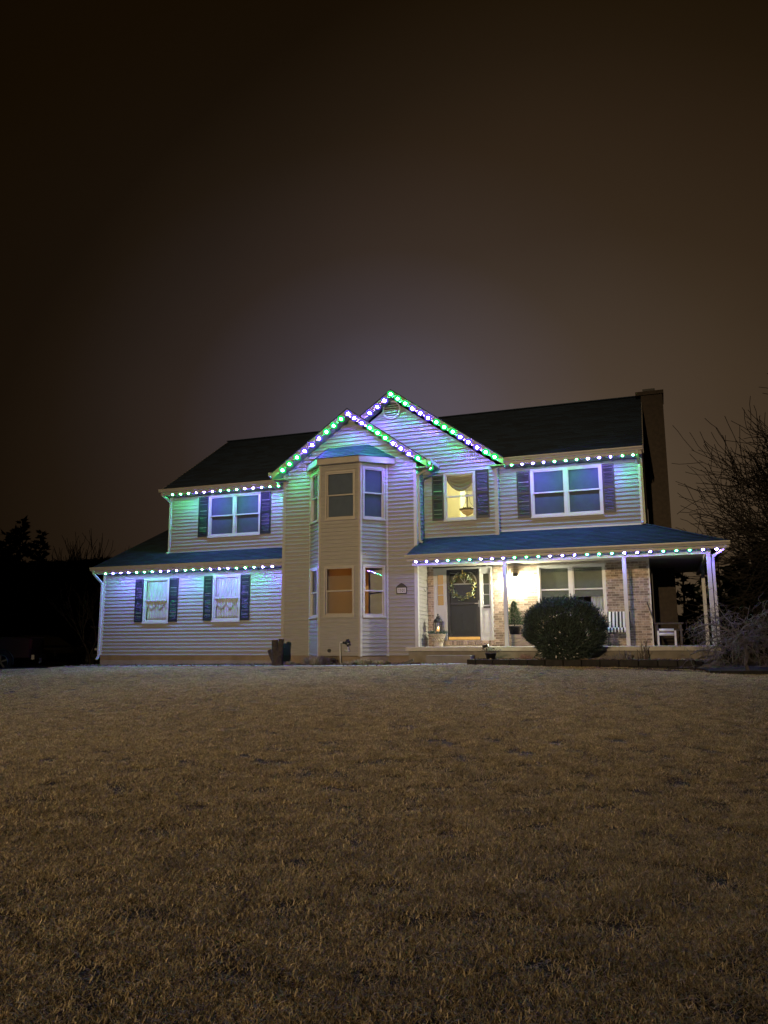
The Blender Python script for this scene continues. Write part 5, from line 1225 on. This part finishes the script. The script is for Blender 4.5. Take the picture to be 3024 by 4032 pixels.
# ------------------------------------------------------------------ cars on the drive
carglass = mat('car_glass', (.006, .007, .009), .06, spec=.8)
rubber = mat('tyre_rubber', (.012, .012, .012), .8); chrome = mat('chrome', (.20, .20, .205), .4, metal=1.0); red_lens = mat('red_lens', (.07, .01, .008), .2)
platem = mat('number_plate', (.90, .90, .86), .35, var=.12, scale=60)
def car(label, pos, head, paint, kind, name='parked_car', cat='car'):
    f = np.array([head[0], head[1]])/np.hypot(*head); lf = np.array([-f[1], f[0]])
    W = lambda l, w_, z: (pos[0]+f[0]*l+lf[0]*w_, pos[1]+f[1]*l+lf[1]*w_, pos[2]+z)
    t = thing(name, pos, label, cat, 'cars parked on the driveway')
    if kind == 'pickup':
        body = [(-2.7, .52), (-2.72, 1.28), (-.55, 1.30), (-.5, 1.30), (1.1, 1.24), (2.5, 1.12), (2.72, .95), (2.75, .5)]; cabin = [(-.62, 1.25), (-.55, 1.78), (.55, 1.80), (1.25, 1.24)]; wx_ = (-1.7, 1.75); hw = .95; rw_ = .39
    elif kind == 'suv':
        body = [(-2.3, .42), (-2.38, 1.05), (-2.2, 1.12), (1.0, 1.1), (2.0, 1.0), (2.32, .82), (2.36, .42)]; cabin = [(-2.25, 1.08), (-1.95, 1.62), (-.2, 1.72), (.6, 1.62), (1.25, 1.08)]; wx_ = (-1.45, 1.45); hw = .92; rw_ = .36
    else:
        body = [(-2.3, .36), (-2.36, .92), (-1.5, 1.0), (1.0, .98), (2.1, .84), (2.34, .68), (2.36, .34)]; cabin = [(-1.75, .97), (-1.05, 1.38), (-.1, 1.46), (.55, 1.38), (1.25, .97)]; wx_ = (-1.4, 1.42); hw = .9; rw_ = .33
    b = MB(); n = len(body); rows = ((-hw, .96), (-hw+.07, 1.0), (hw-.07, 1.0), (hw, .96))
    v = [W(l*(1 if abs(w_) < hw-.01 else .985), w_, .3+(z-.3)*s if z > .6 else z) for w_, s in rows for l, z in body]
    fc_ = [(j*n+i, (j+1)*n+i, (j+1)*n+(i+1) % n, j*n+(i+1) % n) for j in range(3) for i in range(n)]+[tuple(range(n)), tuple(range(4*n-1, 3*n-1, -1))]
    b.add(v, fc_); bd = obj('body', b, paint, t, bevel=.03)
    b = MB(); n = len(cabin); iw = hw-.05; top = max(z for l, z in cabin)
    v = [W(l, s*(iw-.22*(z-cabin[0][1])/(top-cabin[0][1])), z) for s in (-1, 1) for l, z in cabin]
    b.add(v, [tuple(range(n)), tuple(range(2*n-1, n-1, -1))]+[(i, n+i, n+(i+1) % n, (i+1) % n) for i in range(n)]); obj('cabin', b, paint, t, bevel=.03)
    zc0 = cabin[0][1]; hgt = top-zc0
    for s in (-1, 1):
        l0, l1 = cabin[0][0], cabin[-1][0]; b = MB(); nseg = 2 if kind != 'pickup' else 1
        for k in range(nseg):
            a0, a1 = l0+.28+(l1-l0-.5)*k/nseg+.03, l0+.28+(l1-l0-.5)*(k+1)/nseg-.03; zt2 = zc0+hgt*.83
            q0, q1 = max(a0, cabin[1][0]+.06), min(a1, cabin[-2][0]+.1)
            wv = lambda z: s*(iw-.22*(z-zc0)/hgt+.006)
            p_ = [W(a0, wv(zc0+.05), zc0+.05), W(a1, wv(zc0+.05), zc0+.05), W(q1, wv(zt2), zt2), W(q0, wv(zt2), zt2)]; b.add(p_, [(0, 1, 2, 3)])
        obj('side_window', b, carglass, t)
    for i0, i1, nm in ((0, 1, 'rear_window'), (n-2, n-1, 'windshield')):
        (la, za), (lb, zb2) = cabin[i0], cabin[i1]; b = MB(); o = -.008 if i0 == 0 else .008
        P_ = lambda u, s: W(la+(lb-la)*u+o, s*(iw-.22*((za+(zb2-za)*u)-zc0)/hgt-.07), za+(zb2-za)*u+.008)
        b.add([P_(.12, -1), P_(.12, 1), P_(.88, 1), P_(.88, -1)], [(0, 1, 2, 3)]); obj(nm, b, carglass, t)
    for l in wx_:
        for s in (-1, 1):
            b = MB(); b.tube([W(l, s*(hw-.2), rw_), W(l, s*(hw+.01), rw_)], rw_, 20); wo = obj('wheel', b, rubber, t)
            b = MB(); b.tube([W(l, s*(hw+.011), rw_), W(l, s*(hw+.018), rw_)], rw_*.66, 18)
            obj('rim', b, carglass, wo)
            b = MB(); b.tube([W(l+rw_*.64*math.cos(a), s*(hw+.02), rw_+rw_*.64*math.sin(a)) for a in np.linspace(0, 6.283, 19)], .018, 5)
            for q in range(5): a = q*1.2566+.3; b.beam(W(l, s*(hw+.022), rw_), W(l+rw_*.6*math.cos(a), s*(hw+.022), rw_+rw_*.6*math.sin(a)), .06, .015, (f[0]*0+lf[0], lf[1], 0))
            obj('spokes', b, chrome, wo)
            b = MB(); b.tube([W(l+(rw_+.05)*math.cos(a), s*(hw-.005), rw_+(rw_+.05)*math.sin(a)) for a in np.linspace(-.2, 3.34, 14)], .028, 5); obj('wheel_arch', b, M_['black'], t)
    lr, lfr = body[0][0], body[-1][0]; zb3 = body[1][1]
    for s in (-1, 1):
        b = MB(); b.hexa([W(lr-.03, s*(hw-.22), zb3-.42), W(lr-.03, s*(hw-.03), zb3-.42), W(lr+.05, s*(hw+.004), zb3-.42), W(lr+.05, s*(hw-.22), zb3-.42)], [W(lr-.05, s*(hw-.22), zb3-.1), W(lr-.05, s*(hw-.03), zb3-.1), W(lr+.05, s*(hw-.0), zb3-.1), W(lr+.05, s*(hw-.22), zb3-.1)]); obj('tail_light', b, red_lens, t)
        b = MB(); b.ball(W(lfr-.1, s*(hw-.22), body[-2][1]-.06), .12, 8, 5); obj('headlight', b, chrome, t)
    b = MB(); b.beam(W(lr-.09, -hw+.04, .55), W(lr-.09, hw-.04, .55), .1, .17); b.beam(W(lfr+.05, -hw+.06, .5), W(lfr+.05, hw-.06, .5), .08, .16); obj('bumper', b, chrome if kind == 'pickup' else M_['black'], t)
    b = MB(); zp = .42 if kind == 'pickup' else .78; b.beam(W(lr-.15, -.19, zp), W(lr-.15, .19, zp), .012, .2); obj('number_plate', b, platem, t)
    b = MB(); b.beam(W(-.3, -hw-.01, zb3-.18), W(-.16, -hw-.01, zb3-.18), .03, .02); b.beam(W(-.3, hw+.01, zb3-.18), W(-.16, hw+.01, zb3-.18), .03, .02); obj('handle', b, chrome, t)
    return t
paint_r = mat('maroon_paint', (.05, .02, .017), .6, var=.15, scale=2, spec=.15); paint_k = mat('black_car_paint', (.008, .008, .010), .2)
car('maroon pickup truck with a chrome rear bumper and pale plate at the left edge', (-24.75, 22.0, -1.0), (-.86, -.51), paint_r, 'pickup', 'pickup_truck', 'pickup truck')
car('low black sedan parked behind the maroon pickup', (-26.2, 27.4, -1.05), (.97, -.25), paint_k, 'sedan')
car('black hatchback nearest the garage corner', (-22.4, 27.2, -.95), (.75, -.66), paint_k, 'suv')

# ------------------------------------------------------------------ dormant grass
def in_lawn(x, y):
    if y > plo(x)-.12 and x < -4.75: return False
    if x >= -4.75 and y > (EY-.06 if x < ex1+.1 else (18.1 if x > e2[0] else 18.55)): return False
    if x < -19 and y > 20.75: return False
    return True
gm_ = bpy.data.materials.new('dry_grass'); gm_.use_nodes = True; n = gm_.node_tree.nodes; l = gm_.node_tree.links; p = n['Principled BSDF']
p.inputs['Roughness'].default_value = .8; p.inputs['Specular IOR Level'].default_value = .2
ge = n.new('ShaderNodeNewGeometry'); oi = n.new('ShaderNodeObjectInfo'); ad = n.new('ShaderNodeMath'); ad.operation = 'ADD'; l.new(ge.outputs['Random Per Island'], ad.inputs[0]); l.new(oi.outputs['Random'], ad.inputs[1])
fr2 = n.new('ShaderNodeMath'); fr2.operation = 'FRACT'; l.new(ad.outputs[0], fr2.inputs[0]); cr = n.new('ShaderNodeValToRGB'); l.new(fr2.outputs[0], cr.inputs[0]); e = cr.color_ramp.elements
e[0].color = (.08, .06, .035, 1); e[1].color = (.80, .66, .45, 1)
for pos_, c_ in ((.3, (.30, .23, .13, 1)), (.55, (.55, .44, .28, 1)), (.72, (.40, .37, .21, 1)), (.85, (.62, .51, .34, 1))): q = e.new(pos_); q.color = c_
# broad patches of browner and greener turf
tcn = n.new('ShaderNodeNewGeometry'); nz = n.new('ShaderNodeTexNoise'); nz.inputs['Scale'].default_value = 4.5; nz.inputs['Detail'].default_value = 9; nz.inputs['Roughness'].default_value = .8; l.new(tcn.outputs['Position'], nz.inputs['Vector'])
mr2 = n.new('ShaderNodeMapRange'); mr2.inputs[1].default_value = .38; mr2.inputs[2].default_value = .62; mr2.inputs[3].default_value = .85; mr2.inputs[4].default_value = 1.65; l.new(nz.outputs[0], mr2.inputs[0])
vs2 = n.new('ShaderNodeVectorMath'); vs2.operation = 'SCALE'; l.new(cr.outputs[0], vs2.inputs[0]); l.new(mr2.outputs[0], vs2.inputs['Scale']); l.new(vs2.outputs[0], p.inputs['Base Color'])
tufts = bpy.data.collections.new('grass_tufts')
for vi in range(9):
    rng = np.random.default_rng(40+vi); b = MB()
    for k in range(95):
        a, q = rng.random()*6.283, .10*math.sqrt(rng.random()); p0 = np.array([q*math.cos(a), q*math.sin(a), -.01]); az = rng.random()*6.283; el_ = .05+1.0*rng.random()**1.3; L_ = (.016+.026*rng.random()**1.3)*(1.7 if rng.random() < .05 else 1)
        d = np.array([math.cos(az)*math.cos(el_), math.sin(az)*math.cos(el_), math.sin(el_)]); mid = p0+d*L_*.5; d2 = d+np.array([rng.normal()*.6, rng.normal()*.6, -.7]); d2 /= np.linalg.norm(d2); tip = mid+d2*L_*.6; tip[2] = max(tip[2], .003)
        s = np.cross(d, (0, 0, 1.)); s = s/(np.linalg.norm(s)+1e-9)*(.0009+.0013*rng.random()); b.add([p0-s, p0+s, mid+s, mid-s, tip], [(0, 1, 2, 3), (3, 2, 4)])
    me = bpy.data.meshes.new('tuft'); me.from_pydata(b.v, [], b.f); me.materials.append(gm_); o = bpy.data.objects.new('tuft', me); tufts.objects.link(o)
fw = CM[2][:2]/np.linalg.norm(CM[2][:2]); rt = np.array([fw[1], -fw[0]])
pts = []
dens = lambda d: min(520, max(80, 2500/d))
d_ = 1.4
while d_ < 31:
    th0, th1 = -1.25, 1.25; step = .5; nn = int(dens(d_)*d_*(th1-th0)*step)
    dd = d_+step*RNG.random(nn); th = th0+(th1-th0)*RNG.random(nn)
    for D, T in zip(dd, th):
        if abs(T) > .62 and RNG.random() < .5: continue
        q = fw*D*math.cos(T)+rt*D*math.sin(T)
        if in_lawn(q[0], q[1]) and (math.sin(q[0]*9.1+3*math.sin(q[1]*2.3))+math.sin(q[1]*11.3+2.4*math.sin(q[0]*3.1)) > (-.8 if D < 9 else -1.35) or RNG.random() < (.25 if D < 9 else .5)): pts.append((q[0], q[1], gz(q[0], q[1])+(bump2(q[0], q[1]) if q[1] < 18.5 else 0)))
    d_ += step
me = bpy.data.meshes.new('grass'); me.from_pydata(pts, [], []); go = bpy.data.objects.new('grass', me); COL.objects.link(go); go['kind'] = 'stuff'; go['label'] = 'brown dormant grass covering the sloping front lawn'
me.materials.append(gm_)
ng = bpy.data.node_groups.new('grass_tufts_on_points', 'GeometryNodeTree'); ng.interface.new_socket('Geometry', in_out='INPUT', socket_type='NodeSocketGeometry'); ng.interface.new_socket('Geometry', in_out='OUTPUT', socket_type='NodeSocketGeometry')
gn = ng.nodes; gi, gout = gn.new('NodeGroupInput'), gn.new('NodeGroupOutput'); ci = gn.new('GeometryNodeCollectionInfo'); ci.inputs['Collection'].default_value = tufts; ci.inputs['Separate Children'].default_value = True; ci.inputs['Reset Children'].default_value = True
m2p = gn.new('GeometryNodeMeshToPoints'); iop = gn.new('GeometryNodeInstanceOnPoints'); iop.inputs['Pick Instance'].default_value = True
rr = gn.new('FunctionNodeRandomValue'); rr.data_type = 'FLOAT_VECTOR'; rr.inputs[0].default_value = (-.12, -.12, 0); rr.inputs[1].default_value = (.12, .12, 6.283)
rs = gn.new('FunctionNodeRandomValue'); rs.data_type = 'FLOAT'; rs.inputs[2].default_value = .5; rs.inputs[3].default_value = 1.6; rs.inputs['Seed'].default_value = 5
ln = ng.links; ln.new(gi.outputs[0], m2p.inputs[0]); ln.new(m2p.outputs[0], iop.inputs['Points']); ln.new(ci.outputs[0], iop.inputs['Instance']); ln.new(rr.outputs[0], iop.inputs['Rotation']); ln.new(rs.outputs[1], iop.inputs['Scale']); ln.new(iop.outputs[0], gout.inputs[0])
md = go.modifiers.new('tufts', 'NODES'); md.node_group = ng
